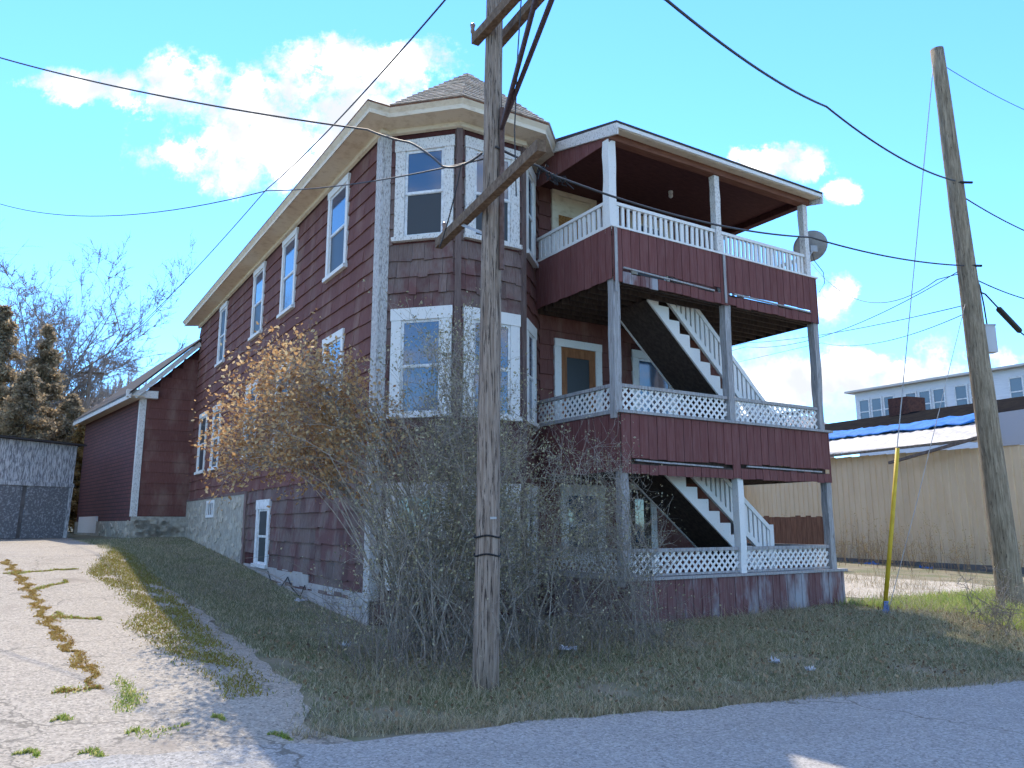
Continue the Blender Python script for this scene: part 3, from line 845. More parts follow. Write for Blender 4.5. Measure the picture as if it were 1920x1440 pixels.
# porch roof
pr = MB(); ul, ur, vf = 3.22, 8.98, -2.86
ztop = lambda v: 8.70 - .25 * (v - vf) * -1
pr.prism([(vf, 8.66), (vf, 8.70), (.3, 9.49), (.3, 9.40)], (ul, 0, 0), (0, 1, 0), (0, 0, 1), (ur - ul, 0, 0)); pr.build('porch_roof', roofdk_m, house)
mb = MB(); mb.prism([(vf + .012, 8.585), (vf + .012, 8.66), (vf + .05, 8.668), (vf + .05, 8.585)], (ul + .01, 0, 0), (0, 1, 0), (0, 0, 1), (ur - ul - .02, 0, 0)); mb.build('porch_fascia', white_m, house)
mb = MB(); mb.prism([(vf + .05, 8.575), (vf + .05, 8.60), (PV - .11, 8.63), (PV - .11, 8.60)], (ul + .03, 0, 0), (0, 1, 0), (0, 0, 1), (ur - ul - .06, 0, 0)); mb.build('porch_soffit', cream_m, house)
mb = MB(); mb.bx(3.26, 8.86, PV - .11, PV + .07, 8.47, 8.6); mb.build('porch_beam', M('brown_beam', (.15, .06, .04), (.20, .09, .06), (1, 8, 8), 3, rough=.85), house)
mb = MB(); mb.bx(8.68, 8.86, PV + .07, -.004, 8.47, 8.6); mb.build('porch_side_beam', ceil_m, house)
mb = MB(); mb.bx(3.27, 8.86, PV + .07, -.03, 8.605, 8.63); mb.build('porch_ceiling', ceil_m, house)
mb = MB()
mb.prism([(vf, 8.44), (vf, 8.655), (-.15, 9.285), (-.15, 9.10)], (ul, 0, 0), (0, 1, 0), (0, 0, 1), (.04, 0, 0)); mb.build('rake_board', peel_m, house)
mb = MB(); mb.prism([(vf, 8.44), (vf, 8.655), (.2, 9.37), (.2, 9.1)], (ur - .04, 0, 0), (0, 1, 0), (0, 0, 1), (.04, 0, 0)); mb.build('rake_board', peel_m, house)
gp = MB(); gp.prism([(PV - .1, 8.45), (PV - .1, 8.6), (-.1, 9.2), (-.1, 8.45)], (3.285, 0, 0), (0, 1, 0), (0, 0, 1), (.03, 0, 0)); gable = gp.build('porch_gable', wall_m, house)
v = PV - .1
while v < -.15:
    w = min(.2, -.1 - v); zt = 8.6 + .25 * (v - (PV - .1)); mb = MB()
    mb.prism([(v + .004, 8.42), (v + .004, zt), (v + w - .004, zt + .25 * w), (v + w - .004, 8.42)], (3.265, 0, 0), (0, 1, 0), (0, 0, 1), (.018, 0, 0)); mb.build('plank', plank_m, gable); v += w
mb = MB(); mb.tube([(6.0, -1.3, 8.604), (6.0, -1.3, 8.56)], .05, 10); lampo = mb.build('ceiling_lamp', white_m, house)
mb = MB(); mb.tube([(6.0, -1.3, 8.558), (6.0, -1.3, 8.53), (6.0, -1.3, 8.48), (6.0, -1.3, 8.455)], [.03, .045, .045, .015], 10); mb.build('bulb', sash_m, lampo, True)

# --- rear wing
E0 = np.array([-1.77, 17.06]); wd = np.array([(-.629 * W[0] + .777 * W[1]), (-.629 * D[0] + .777 * D[1])])
E1 = E0 + wd * 9.4
brick_m = bpy.data.materials.new('brick_print_siding'); brick_m.use_nodes = True
def brick_nodes():
    nt = brick_m.node_tree; N, L = nt.nodes, nt.links; b = N['Principled BSDF']; b.inputs['Roughness'].default_value = .9
    tc = N.new('ShaderNodeTexCoord'); sep = N.new('ShaderNodeSeparateXYZ'); L.new(tc.outputs['Object'], sep.inputs[0]); cb_ = N.new('ShaderNodeCombineXYZ')
    L.new(sep.outputs[1], cb_.inputs[0]); L.new(sep.outputs[2], cb_.inputs[1])
    br = N.new('ShaderNodeTexBrick'); L.new(cb_.outputs[0], br.inputs['Vector'])
    br.inputs['Color1'].default_value = (.13, .045, .042, 1); br.inputs['Color2'].default_value = (.10, .036, .036, 1); br.inputs['Mortar'].default_value = (.045, .02, .02, 1)
    br.inputs['Scale'].default_value = 1; br.inputs['Brick Width'].default_value = .42; br.inputs['Row Height'].default_value = .135; br.inputs['Mortar Size'].default_value = .016
    L.new(br.outputs['Color'], b.inputs['Base Color'])
    bp = N.new('ShaderNodeBump'); bp.inputs['Strength'].default_value = .5; bp.invert = True; L.new(br.outputs['Fac'], bp.inputs['Height']); L.new(bp.outputs[0], b.inputs['Normal'])
brick_nodes()
FWG = Frame((-1.77, 17.06), (1, 0), (0, -1)); SWG = Frame(E0, wd, (-wd[1], wd[0]))
mb = MB(); mb.prism([(0, 1.9), (1.77, 1.9), (1.77, 8.0), (0, 6.15)], (-1.77, 17.06, 0), (1, 0, 0), (0, 0, 1), (0, .2, 0)); wingf = mb.build('wing_front_wall', wall_m, house)
r_ = 0
for k in range(16):
    zb = 1.92 + k * .375; 
    x_max = 1.77
    x0_ = max(.0, (zb + .3 - 6.15) / 1.045) if zb + .3 > 6.15 else 0
    if x0_ > 1.6: break
    mb = MB(); n = 0
    vs = [FWG.p(x0_, .0, zb), FWG.p(1.765, .0, zb), FWG.p(1.765, .022, zb), FWG.p(x0_, .022, zb), FWG.p(x0_, .0, zb + .39), FWG.p(1.765, .0, zb + .39), FWG.p(1.765, .004, zb + .39), FWG.p(x0_, .004, zb + .39)]
    mb.v = vs; mb.f = BOXF; mb.build('shingle_course', shingle_m, wingf)
mb = MB(); SWG.box(mb, 0, 9.4, -.2, 0, 1.75, 6.15); mb.build('wing_side_wall', brick_m, house)
mb = MB(); SWG.box(mb, .0, .24, .002, .04, 1.9, 6.1); FWG.box(mb, -.06, .14, .002, .05, 1.9, 6.1); mb.build('wing_corner_board', peel_m, house)
# wing roof: sloping down away from the house, eave with soffit and fascia
sl = 1.045; nw = np.array([-wd[1], wd[0]])
def wp(a, d, z): q = E0 + wd * a + nw * d; return np.array([q[0], q[1], z])
tops = [wp(-.35, .48, 6.06), wp(9.6, .48, 6.06), wp(9.6, -3.0, 9.2), np.array([.3, 17.0, 8.55]), np.array([.0, 16.70, 8.25])]
mb = MB(); mb.poly([tops[0], tops[1], tops[2], tops[3], tops[4]]); mb.poly([q + np.array([0, 0, .08]) for q in tops][::-1])
for i in range(5): mb.poly([tops[i], tops[(i + 1) % 5], tops[(i + 1) % 5] + np.array([0, 0, .08]), tops[i] + np.array([0, 0, .08])])
mb.build('wing_roof', roofdk_m, house)
mb = MB(); mb.box(wp(-.33, .0, 6.0), wp(9.5, .0, 6.0) - wp(-.33, .0, 6.0), wp(-.33, .44, 6.0) - wp(-.33, .0, 6.0), (0, 0, .03)); mb.build('wing_soffit', cream_m, house)
mb = MB(); mb.box(wp(-.35, .44, 5.92), wp(9.6, .44, 5.92) - wp(-.35, .44, 5.92), wp(0, .48, 0) - wp(0, .44, 0), (0, 0, .2)); mb.build('wing_fascia', peel_m, house)
mb = MB(); mb.beam((-2.05, 16.76, 5.98), (-.03, 16.76, 8.12), .16, .06, up=(0, -1, 0)); mb.build('wing_rake', peel_m, house)
mb = MB(); mb.bx(-2.3, -1.3, 16.8, 17.05, 5.98, 6.24); mb.build('eave_return', peel_m, house)
fb = MB(); fb.bx(-1.8, .0, 17.0, 17.2, .6, 1.9); SWG.box(fb, 0, 9.4, -.2, .06, .6, 1.75); wfound = fb.build('wing_foundation', mortar_m, house)
for i in range(60):
    on = random.random() < .5
    f_ = FWG if on else SWG; a = random.uniform(.15, 1.5) if on else random.uniform(.2, 5); z = random.uniform(1.25, 1.72)
    r1, r2 = random.uniform(.12, .28), random.uniform(.08, .15); k = 7; ph = random.random() * 6
    poly = [(r1 * math.cos(ph + 6.283 * j / k) * random.uniform(.8, 1.1), r2 * math.sin(ph + 6.283 * j / k) * random.uniform(.8, 1.1)) for j in range(k)]
    mb = MB(); mb.prism(poly, f_.p(a, .055, z), f_.t, (0, 0, 1), f_.n * .04); mb.build('stone', stone_m, wfound)
mb = MB(); SWG.box(mb, 5.2, 8.6, .002, .07, 1.3, 1.95); mb.build('white_base_panel', white_m, house)

# ------------------------------------------------------------------ utility poles
def wood_pole(mb, p, q, r0, r1, n=14, k=16):
    p, q = np.array(p, float), np.array(q, float); pts = []; rs = []
    for i in range(k + 1):
        t = i / k; pts.append(p + (q - p) * t + np.array([random.uniform(-.006, .006), random.uniform(-.006, .006), 0])); rs.append((r0 + (r1 - r0) * t) * random.uniform(.985, 1.015) * (1.06 if i == 0 else 1))
    return mb.tube(pts, rs, n)
up = empty('utility_pole', (-.285, 8.83, -.12))
tag(up, 'tall grey timber utility pole with crossarms standing among the shrubs', 'utility pole')
def up_p(z): return np.array([.0078 * (z + .12), 0, z + .12])
wood_pole(MB(), (0, 0, -.4), (.09, 0, 11.6), .147, .092).build('pole', pole_m, up, True) if False else None
mb = MB(); wood_pole(mb, (0, 0, -.4), (.09, 0, 11.6), .147, .092); mb.build('pole', pole_m, up, True)
off = np.array([.285, -8.83, .12])
def arm(a, b, name='crossarm', w=.10, h=.125):
    mb = MB(); mb.beam(np.array(a) + off, np.array(b) + off, w, h); return mb.build(name, arm_m, up)
arm((-.99, 9.99, 5.33), (.295, 7.22, 5.33))
arm((-.47, 8.94, 7.65), (.77, 6.88, 7.65))
arm((-.27, 9.49, 7.87), (.86, 7.43, 7.87))
mb = MB(); mb.beam(np.array((-.62, 9.15, 5.27)) + off, np.array((-.25, 8.72, 4.95)) + off, .012, .035); mb.build('brace', metal_m, up)
mb = MB(); mb.tube([np.array((-.12, 8.73, z)) + off for z in (4.55, 5.6, 6.2, 6.6)], .03, 8); mb.build('conduit', M('rusty_pipe', (.09, .05, .04), (.14, .09, .08), nscale=9, rough=.7), up)
for z in (1.48, 1.28):
    mb = MB(); c_ = up_p(z)
    for k in range(24):
        a0, a1 = 6.2832 * k / 24, 6.2832 * (k + 1) / 24; r_ = .146
        mb.tube([c_ + (r_ * math.cos(a0), r_ * math.sin(a0), .012 * math.sin(3 * a0)), c_ + (r_ * math.cos(a1), r_ * math.sin(a1), .012 * math.sin(3 * a1))], .011, 5, False)
    mb.build('wire_band', black_m, up)
mb = MB(); mb.beam(up_p(1.68) + (.03, -.142, 0), up_p(1.68) + (.10, -.118, 0), .004, .025); mb.build('number_plate', metal_m, up)
for (x_, y_, z_) in ((-.9, 9.8, 5.40), (-.5, 8.94, 7.73), (.5, 7.33, 7.73)):
    mb = MB(); q = np.array((x_, y_, z_)) + off; mb.tube([q, q + (0, 0, .05), q + (0, 0, .08), q + (0, 0, .14), q + (0, 0, .16)], [.012, .03, .022, .036, .018], 8); mb.build('insulator', M('porcelain', (.20, .12, .08), rough=.25, spec=.6), up, True)

rp = empty('utility_pole', (9.57, 15.41, .05))
tag(rp, 'leaning brown timber pole by the tan building, cut off flat at its top', 'utility pole')
mb = MB(); wood_pole(mb, (0, 0, -.4), (-.30, 0, 11.76), .245, .135, 16); mb.build('pole', pole2_m, rp, True)
mb = MB(); mb.bx(.055, .26, -.04, .14, 5.0, 5.55); bxo = mb.build('meter_box', M('light_grey_box', (.45, .47, .5), rough=.5), rp)
mb = MB(); mb.bx(.045, .27, -.05, .15, 5.55, 5.58); mb.build('box_lid', metal_m, bxo)
mb = MB(); mb.tube([(.0, 0, 6.6), (.08, .03, 6.4), (.13, .05, 6.0), (.15, .05, 5.57)], .014, 6); mb.build('riser_cable', black_m, rp)
for z in (6.78, 8.6):
    mb = MB(); mb.tube([(-.32 + (.0 if z > 8 else .05), -.1, z), (-.18, -.16, z), (.05, -.15, z)], .025, 6); mb.build('bolt_bracket', black_m, rp)

# ------------------------------------------------------------------ overhead wires
def wire(name, pts, r, label, cat='cable', sag=0.0, mat=cable_m, n=20):
    pts = [np.array(p, float) for p in pts]; P = []
    for i in range(len(pts) - 1):
        for k in range(n + (1 if i == len(pts) - 2 else 0)):
            t = k / n; q = pts[i] + (pts[i + 1] - pts[i]) * t; s_ = sag[i] if hasattr(sag, '__len__') else sag
            P.append(q - np.array([0, 0, 4 * s_ * t * (1 - t)]))
    mb = MB(); mb.tube(P, r, 5); o = mb.build(name, mat, None, True)
    tag(o, label, cat, 'overhead wires'); return o
wire('service_cable', [(-18.2, 18, 12.4), (-10.13, 14, 10.7), (-2.0, 10, 7.0), (-1.35, 9.5, 6.55), (-.86, 9.0, 5.97), (-.62, 8.83, 5.90), (-.36, 8.78, 6.04)], .015, 'thick dark cable crossing the big cloud and looping to the grey pole', sag=[0, .12, .02, -.03, .02, .02])
wire('overhead_wire', [(.6, 5.0, 7.4), (-.91, 9.5, 8.64), (-6.71, 20, 10.64), (-25.05, 45.2, 10.9)], .014, 'dark wire running diagonally down over the cloud towards the bare trees', sag=[0, .15, .5])
wire('overhead_wire', [(-20, 26, 11.9), (-15.35, 22, 11.08), (-4.69, 14, 7.9), (-.34, 8.86, 6.0)], .011, 'thin pale wire low across the sky from the frame edge to the grey pole', sag=[0, .45, .1])
wire('overhead_wire', [(.2, 5.2, 6.1), (1.55, 7, 6.79), (5.05, 11.5, 8.21), (9.22, 15.2, 8.66)], .017, 'thick sagging cable from above the street to the leaning brown pole', sag=[0, .12, .18])
wire('overhead_wire', [(9.3, 15.5, 8.62), (12.48, 18, 8.67), (16, 21, 8.9)], .015, 'thick cable leaving the leaning pole towards the frame edge, upper of two', sag=.05)
wire('service_cable', [(-.2, 8.7, 6.08), (.33, 9.1, 6.02), (.69, 9.4, 5.98), (5.21, 12.9, 6.54), (9.25, 15.25, 6.83)], .016, 'black cable passing in front of the upper porch to the leaning pole', sag=[.01, .02, .16, .1])
wire('overhead_wire', [(9.3, 15.5, 6.8), (12.27, 18, 6.95), (16, 21.2, 7.3)], .014, 'black cable leaving the leaning pole towards the frame edge, lower of two', sag=.05)
wire('overhead_wire', [(9.35, 15.41, 11.45), (12.85, 18, 11.87), (17, 21, 12.5)], .008, 'very thin wire from the top of the leaning pole', sag=.05)
wire('overhead_wire', [(9.2, 15.4, 6.7), (8.79, 15.45, 6.6), (10.03, 25, 10.3), (10.4, 30, 12)], .010, 'thin wire passing just above the satellite dish', sag=[0, .9, 0])
wire('overhead_wire', [(9.2, 15.4, 6.75), (9.27, 30, 8.54), (9, 40, 10)], .010, 'thin sagging wire behind the porch, uppermost of the three', sag=[.5, 0])
wire('overhead_wire', [(9.3, 15.45, 6.05), (9.28, 30, 8.70), (9.2, 45, 11)], .010, 'thin wire behind the porch, middle of the three', sag=[.15, 0])
wire('overhead_wire', [(9.35, 15.45, 5.9), (12.23, 30, 8.7), (13, 45, 11)], .010, 'thin wire behind the porch, lowest of the three', sag=[.35, 0])
wire('guy_wire', [(9.16, 15.4, 11.5), (7.11, 14.36, 3.0), (6.62, 14.35, .1)], .010, 'steel guy wire from the top of the leaning pole to the yellow guard', 'guy wire', 0, metal_m)
wire('guy_wire', [(9.27, 15.35, 6.1), (7.5, 14.6, 2.0), (6.7, 14.4, .05)], .007, 'thin second guy wire in front of the tan wall', 'guy wire', 0, metal_m)
for (a, b, lb) in (((.22, 6.5, 6.42), (.75, 3.5, 6.5), 'thick dark bundled cable rising from the grey pole, nearer the pole'), ((.37, 6.5, 6.42), (1.1, 3.5, 6.5), 'thick dark bundled cable rising from the grey pole, farther from the pole')):
    o = wire('bundled_cable', [(-.13, 8.72, 6.32), a, b], .028, lb, 'cable', .01, M('rusty_cable', (.06, .04, .045), (.10, .07, .075), nscale=30, rough=.7)); 
wire('drop_wire', [(.12, 8.05, 7.80), (.07, 8.3, 7.1), (.03, 8.55, 6.2), (0.05, 8.6, 5.4)], .008, 'thin wire hanging down beside the bundled cables', 'cable', .0)
wire('drop_wire', [(-.62, 8.83, 5.90), (-.75, 9.2, 5.55), (-.95, 9.75, 5.2)], .009, 'short slack wire hanging from the cable loop to the low crossarm', 'cable', .03)
mb = MB()
for k in range(26):
    q = np.array([.33, 9.1, 6.0]) + np.array([.42, .34, -.01]) * random.random() + np.array([random.uniform(-.03, .03), 0, random.uniform(-.08, .05)])
    mb.tube([q, q + np.array([random.uniform(-.06, .06), .02, random.uniform(-.07, .05)]), q + np.array([random.uniform(-.1, .1), .03, random.uniform(-.12, .03)])], .008, 5)
tag(mb.build('wire_splices', black_m), 'tangle of black cable splices hanging beside the bay roof', 'cable splice')
mb = MB(); mb.tube([(9.56, 15.42, 6.35), (9.78, 15.5, 6.3), (10.2, 15.8, 6.1), (10.25, 15.85, 6.08), (11.0, 16.4, 5.75), (11.05, 16.45, 5.73), (13, 18, 5.3)], [.016, .016, .016, .06, .06, .016, .016], 8)
tag(mb.build('splice_case', black_m, None, True), 'black cable splice case hanging near the leaning pole and frame edge', 'splice case')
# yellow guy guard
gd = empty('guy_guard', (6.63, 14.34, .02)); tag(gd, 'tall yellow plastic guard on the guy wire in front of the tan wall', 'guy guard')
mb = MB(); mb.tube([(0, 0, .12), (.24, .0, 1.5), (.48, .0, 2.98)], .04, 8); mb.build('guard_tube', M('yellow_plastic', (.55, .38, .03), (.48, .31, .02), nscale=6, rough=.5), gd, True)
mb = MB(); mb.tube([(0, 0, -.1), (.02, 0, .2)], .03, 6); mb.build('anchor_rod', metal_m, gd)
rag_m = M('blue_rag', (.10, .16, .36), (.20, .27, .45), nscale=12, rough=.9)
def rag(name, loc, w, h, seed, mat, label, cat='rag', flat=False, group=None):
    r2 = np.random.default_rng(seed); n = 9
    U, V = np.meshgrid(np.linspace(-.5, .5, n), np.linspace(0, 1, n))
    X = U * w * (1 - .4 * V) + r2.normal(0, .06 * w, U.shape); Z = V * h; Y = r2.normal(0, .10 * w, U.shape)
    if flat: X, Y, Z = U * w + r2.normal(0, .05 * w, U.shape), (V - .5) * w * .7 + r2.normal(0, .05 * w, U.shape), np.abs(r2.normal(0, h * .6, U.shape)) + .02
    P = np.stack([X, Y, Z], -1).reshape(-1, 3); idx = np.arange(n * n).reshape(n, n)
    F = np.stack([idx[:-1, :-1], idx[:-1, 1:], idx[1:, 1:], idx[1:, :-1]], -1).reshape(-1, 4)
    o = fast_mesh(name, P, F, mat, None, True); o.location = loc
    md = o.modifiers.new('thickness', 'SOLIDIFY'); md.thickness = .006
    tag(o, label, cat, group); return o
rag('tied_rag', (6.62, 14.25, .02 - .08), .13, .34, 3, rag_m, 'blue rag tied round the foot of the guy wire')

# ------------------------------------------------------------------ satellite dish
q = Hw(9.28, -2.25, 7.72)
dish = empty('satellite_dish', tuple(Hw(8.86, -2.45, 7.0))); tag(dish, 'grey satellite dish mounted at the end of the top porch railing', 'satellite dish')
off_d = Hw(8.86, -2.45, 7.0); cdir = np.array([-.1, .80, .55]); cdir /= np.linalg.norm(cdir)
aa = np.cross(cdir, (0, 0, 1)); aa /= np.linalg.norm(aa); ab = np.cross(aa, cdir)
mb = MB(); nr, na = 5, 28; cc_ = q - off_d
mb.v.append(cc_ - cdir * .06)
for i in range(1, nr + 1):
    r_ = i / nr
    for k in range(na):
        t = 6.28318 * k / na; mb.v.append(cc_ + aa * .40 * r_ * math.cos(t) + ab * .36 * r_ * math.sin(t) + cdir * (-.06 + .07 * r_ * r_))
for k in range(na): mb.f.append((0, 1 + k, 1 + (k + 1) % na))
for i in range(nr - 1):
    for k in range(na): mb.f.append((1 + i * na + k, 1 + (i + 1) * na + k, 1 + (i + 1) * na + (k + 1) % na, 1 + i * na + (k + 1) % na))
do = mb.build('dish', M('dish_grey', (.26, .265, .27), (.20, .20, .21), nscale=5, rough=.55), dish, True)
md = do.modifiers.new('thickness', 'SOLIDIFY'); md.thickness = .012
mb = MB(); mb.beam(cc_ - cdir * .15 - ab * .1, cc_ - cdir * .07 + ab * .02, .16, .14, up=ab); mb.build('bracket', metal_m, dish)
mb = MB(); mb.tube([(0, 0, 0), (.0, 0, .25), cc_ * .6 + (0, -.05, .05), cc_ - cdir * .13 - ab * .06], .022, 8); mb.build('mast', metal_m, dish)
mb = MB(); mb.tube([cc_ - ab * .34, cc_ - ab * .34 + cdir * .45 + ab * .06], .012, 6); mb.tube([cc_ - ab * .30 + cdir * .43, cc_ - ab * .24 + cdir * .52], .03, 8); mb.build('feed_arm', metal_m, dish)
mb = MB(); pts = [cc_ - cdir * .12 - ab * .1, cc_ + np.array([.02, -.08, -.35]), cc_ + np.array([.22, -.05, -.62]), cc_ + np.array([.25, 0, -.85]), cc_ + np.array([.13, .05, -1.05])]
mb.tube(pts, .008, 5); mb.build('coax_cable', black_m, dish)

# ------------------------------------------------------------------ weathered shed
sr = np.array([-16.0, 28.5]); st_ = np.array([-.482, -.876]); sb_ = np.array([-.876, .482])
szb = 1.10
shed = empty('shed', (sr[0], sr[1], szb)); tag(shed, 'weathered grey wooden shed with peeling white boards above dark doors', 'shed')
class SF:
    @staticmethod
    def p(a, d, z): return np.array([st_[0] * a + sb_[0] * d + .03 * z, st_[1] * a + sb_[1] * d, z])
def sbox(mb, a0, a1, d0, d1, z0, z1):
    return mb.box(SF.p(a0, d0, z0), SF.p(a1, d0, z0) - SF.p(a0, d0, z0), SF.p(a0, d1, z0) - SF.p(a0, d0, z0), SF.p(a0, d0, z1) - SF.p(a0, d0, z0))
shw_m = M('peeling_shed_board', (.56, .56, .57), (.20, .20, .215), (7, 7, 1.1), 4, .44, .56, rough=.9, rnd=.15, bump=.4)
shd_m = M('shed_door', (.16, .16, .17), (.36, .36, .37), (1.2, 1.2, 1.2), 12, .50, .62, rough=.85, bump=.3)
mb = MB(); sbox(mb, .02, 6.0, .06, 5.0, 0, 3.38); mb.build('shed_body', M('shed_wall', (.12, .11, .11), (.18, .17, .17), nscale=3, rough=.95), shed)
a = 0.02
up_p_ = MB(); sbox(up_p_, .0, 6.0, .04, .06, 1.95, 3.36); fascia_ = up_p_.build('gable_boards', shw_m, shed)
while a < 5.9:
    w = random.uniform(.14, .2); mb = MB(); sbox(mb, a + .004, a + w - .004, random.uniform(.012, .02), .039, 1.98 + random.uniform(-.02, .02), 3.36 + .012 * a); mb.build('plank', shw_m, fascia_); a += w
mb = MB(); sbox(mb, -.02, 6.0, -.03, .05, 1.85, 1.99); mb.build('door_track', shw_m, shed)
mb = MB(); sbox(mb, .16, 1.62, -.0, .05, .06, 1.84); dr_ = mb.build('door', shd_m, shed)
mb = MB(); sbox(mb, 1.50, 1.58, -.03, -.001, .85, 1.0); mb.build('handle', metal_m, dr_)
mb = MB(); sbox(mb, 1.78, 5.6, -.0, .05, .06, 1.84); mb.build('door', shd_m, shed)
mb = MB(); sbox(mb, .0, .14, -.01, .05, .0, 1.84); mb.build('corner_board', shw_m, shed)
mb = MB(); mb.prism([(-.2, 3.36), (6.2, 3.46), (6.2, 3.54), (-.2, 3.42)], SF.p(0, -.2, 0), SF.p(1, 0, 0) - SF.p(0, 0, 0), SF.p(0, 0, 1) - SF.p(0, 0, 0), SF.p(0, 5.6, 0) - SF.p(0, 0, 0)); mb.build('roof', roofdk_m, shed)

# ------------------------------------------------------------------ tan building
TA = np.array([13.34, 32.9, 0]); TD = np.array([.342, -.94, 0]); TN = np.array([.94, .342, 0])
def tp_(s, n, z): return TA + TD * s + TN * n + np.array([0, 0, z])
tan = empty('tan_building', tuple(tp_(0, 0, .1))); tag(tan, 'tan ribbed metal building with patched roof beside the leaning pole', 'building')
toff = -tp_(0, 0, .1)
def tq(s, n, z): return tp_(s, n, z) + toff
tan_m = M('tan_metal', (.62, .48, .31), (.57, .43, .27), (1, 1, .3), 2, rough=.55, spec=.3, rnd=.04)
whroof_m = M('white_metal_roof', (.48, .46, .43), (.34, .31, .27), (1.5, 1.5, 1), 3, .45, .62, rough=.6)
tarp_m = M('blue_tarp', (.015, .13, .42), (.03, .19, .52), nscale=4, rough=.75, spec=.15)
dkroof_m = M('dark_tar_roof', (.014, .014, .016), (.022, .021, .02), nscale=3, rough=1.0, spec=0.0)
zt_ = lambda s: 4.37 - .028 * s
zb_ = lambda s: .32 - .027 * s
mb = MB(); mb.box(tq(-14, .12, -.3), TD * 24, TN * 8, (0, 0, 4.4)); mb.build('building_body', M('tan_core', (.3, .24, .16), rough=.9), tan)
wallp = MB(); wallp.box(tq(-14, .05, 0.2), TD * 24, TN * .06, (0, 0, 3.9)); wpar = wallp.build('metal_wall', tan_m, tan)
s_ = -14.0
while s_ < 10:
    mb = MB(); prof = []
    for k in range(3):
        b = k * .3; prof += [(b, 0), (b + .20, 0), (b + .22, .028), (b + .28, .028)]
    prof.append((.9, 0))
    for i in range(len(prof) - 1):
        (a0, d0), (a1, d1) = prof[i], prof[i + 1]
        mb.poly([tq(s_ + a0, .04 - d0, zb_(s_)), tq(s_ + a1, .04 - d1, zb_(s_)), tq(s_ + a1, .04 - d1, zt_(s_)), tq(s_ + a0, .04 - d0, zt_(s_))])
    mb.build('wall_panel', tan_m, wpar); s_ += .9
mb = MB(); mb.box(tq(-14, .0, -.6), TD * 24, TN * .1, (0, 0, .9)); mb.build('foundation', M('dark_foundation', (.10, .10, .10), (.16, .155, .15), nscale=3, rough=.95), tan)
def roof_band(name, n0, n1, z0, z1, s0, s1, mat, ns=40, rib=0.0, wav=0.0, nn=4):
    V = []; r2 = np.random.default_rng(5)
    for i in range(ns + 1):
        for j in range(nn + 1):
            s = s0 + (s1 - s0) * i / ns; n = n0 + (n1 - n0) * j / nn; z = z0 + (z1 - z0) * j / nn - .02 * s
            if rib: z += rib * (i % 2)
            if wav: z += r2.uniform(0, wav); n += r2.uniform(-wav, wav)
            V.append(tq(s, n, z))
    idx = np.arange((ns + 1) * (nn + 1)).reshape(ns + 1, nn + 1)
    F = np.stack([idx[:-1, :-1], idx[1:, :-1], idx[1:, 1:], idx[:-1, 1:]], -1).reshape(-1, 4)
    o = fast_mesh(name, np.array(V), F, mat, tan); md = o.modifiers.new('t', 'SOLIDIFY'); md.thickness = .03; md.offset = -1; return o
roof_band('metal_roof', -.35, 2.3, 4.50, 5.50, -14, 7.7, whroof_m, 96, .035)
roof_band('tarp', 1.85, 3.1, 5.40, 5.86, -14, 5.4, tarp_m, 70, 0, .10, 5)
roof_band('tar_roof', 2.9, 5.6, 5.75, 6.72, -14, 12, dkroof_m, 10)
mb = MB(); mb.box(tq(7.3, -.02, 4.15), TD * 2.7, TN * .06, (0, 0, 1.1)); mb.build('grey_gable', M('grey_siding', (.38, .39, .42), rough=.8), tan)
mb = MB(); mb.beam(tq(3.63, -.42, 3.91), tq(7.8, -.40, 4.53), .10, .10); mb.build('hanging_gutter', M('old_gutter', (.16, .13, .11), (.10, .08, .07), nscale=8, rough=.8), tan)
mb = MB(); mb.box(tq(-14, -.40, 4.38), TD * 21.7, TN * .05, (0, 0, .09)); mb.build('eave_trim', M('old_eave', (.2, .17, .13), (.12, .1, .08), nscale=6, rough=.85), tan)
bk2 = M('dark_brick', (.10, .045, .035), (.06, .03, .026), nscale=9, lo=.45, hi=.6, rough=.95, bump=.6)
mb = MB(); cq = tq(-1.6, 5.2, 6.3); mb.box(cq, TD * .9 + TN * .2, TN * 1.1, (0, 0, 1.15)); mb.build('chimney', bk2, tan)
mb = MB(); mb.prism([(0, 0), (1.5, -.55), (1.5, -.45), (0, .1)], tq(-5.9, -.1, 3.6), TN * -1.0 * .9, (0, 0, 1), TD * -1.6); mb.build('door_canopy', roofdk_m, tan)
for k, (s_, w_) in enumerate(((2.3, .5), (5.0, .3))):
    o = rag('tarp_heap', tuple(tp_(s_, -.55, -.02)), 1.1 if k == 0 else .7, .16, 20 + k, tarp_m, ('wider' if k == 0 else 'smaller') + ' crumpled blue tarp on the ground along the tan wall', 'tarp', True, 'blue tarps by the tan wall')
    o.rotation_euler = (0, 0, -1.2)

# ------------------------------------------------------------------ grey house with a row of windows, far behind
GP = np.array([22.32, 50.0, 0]); GD = np.array([.53, -.848, 0]); GN = np.array([.848, .53, 0])
gb = empty('grey_building', (22.32, 50, .6)); tag(gb, 'pale grey building with a long row of windows above the tan roof', 'building')
gfo = np.array([0, 0, -.6])
def gq(s, n, z): return GD * s + GN * n + np.array([0, 0, z]) + gfo
gsid = M('pale_grey_siding', (.66, .68, .71), (.60, .62, .66), (1, 1, 9), 2, rough=.8)
mb = MB(); mb.box(gq(0, 0, .3), GD * 18, GN * 10, (0, 0, 9.75)); mb.build('wall', gsid, gb)
mb = MB(); mb.prism([(-.45, 10.06), (-.45, 10.18), (5, 11.1), (10.6, 10.18), (10.6, 10.06)], gq(-.45, 0, 0), GN, (0, 0, 1), GD * 19); mb.build('roof', M('grey_roof', (.5, .48, .46), rough=.85), gb)
wd_m = M('far_glass', (.10, .15, .19), rough=.12, spec=.9)
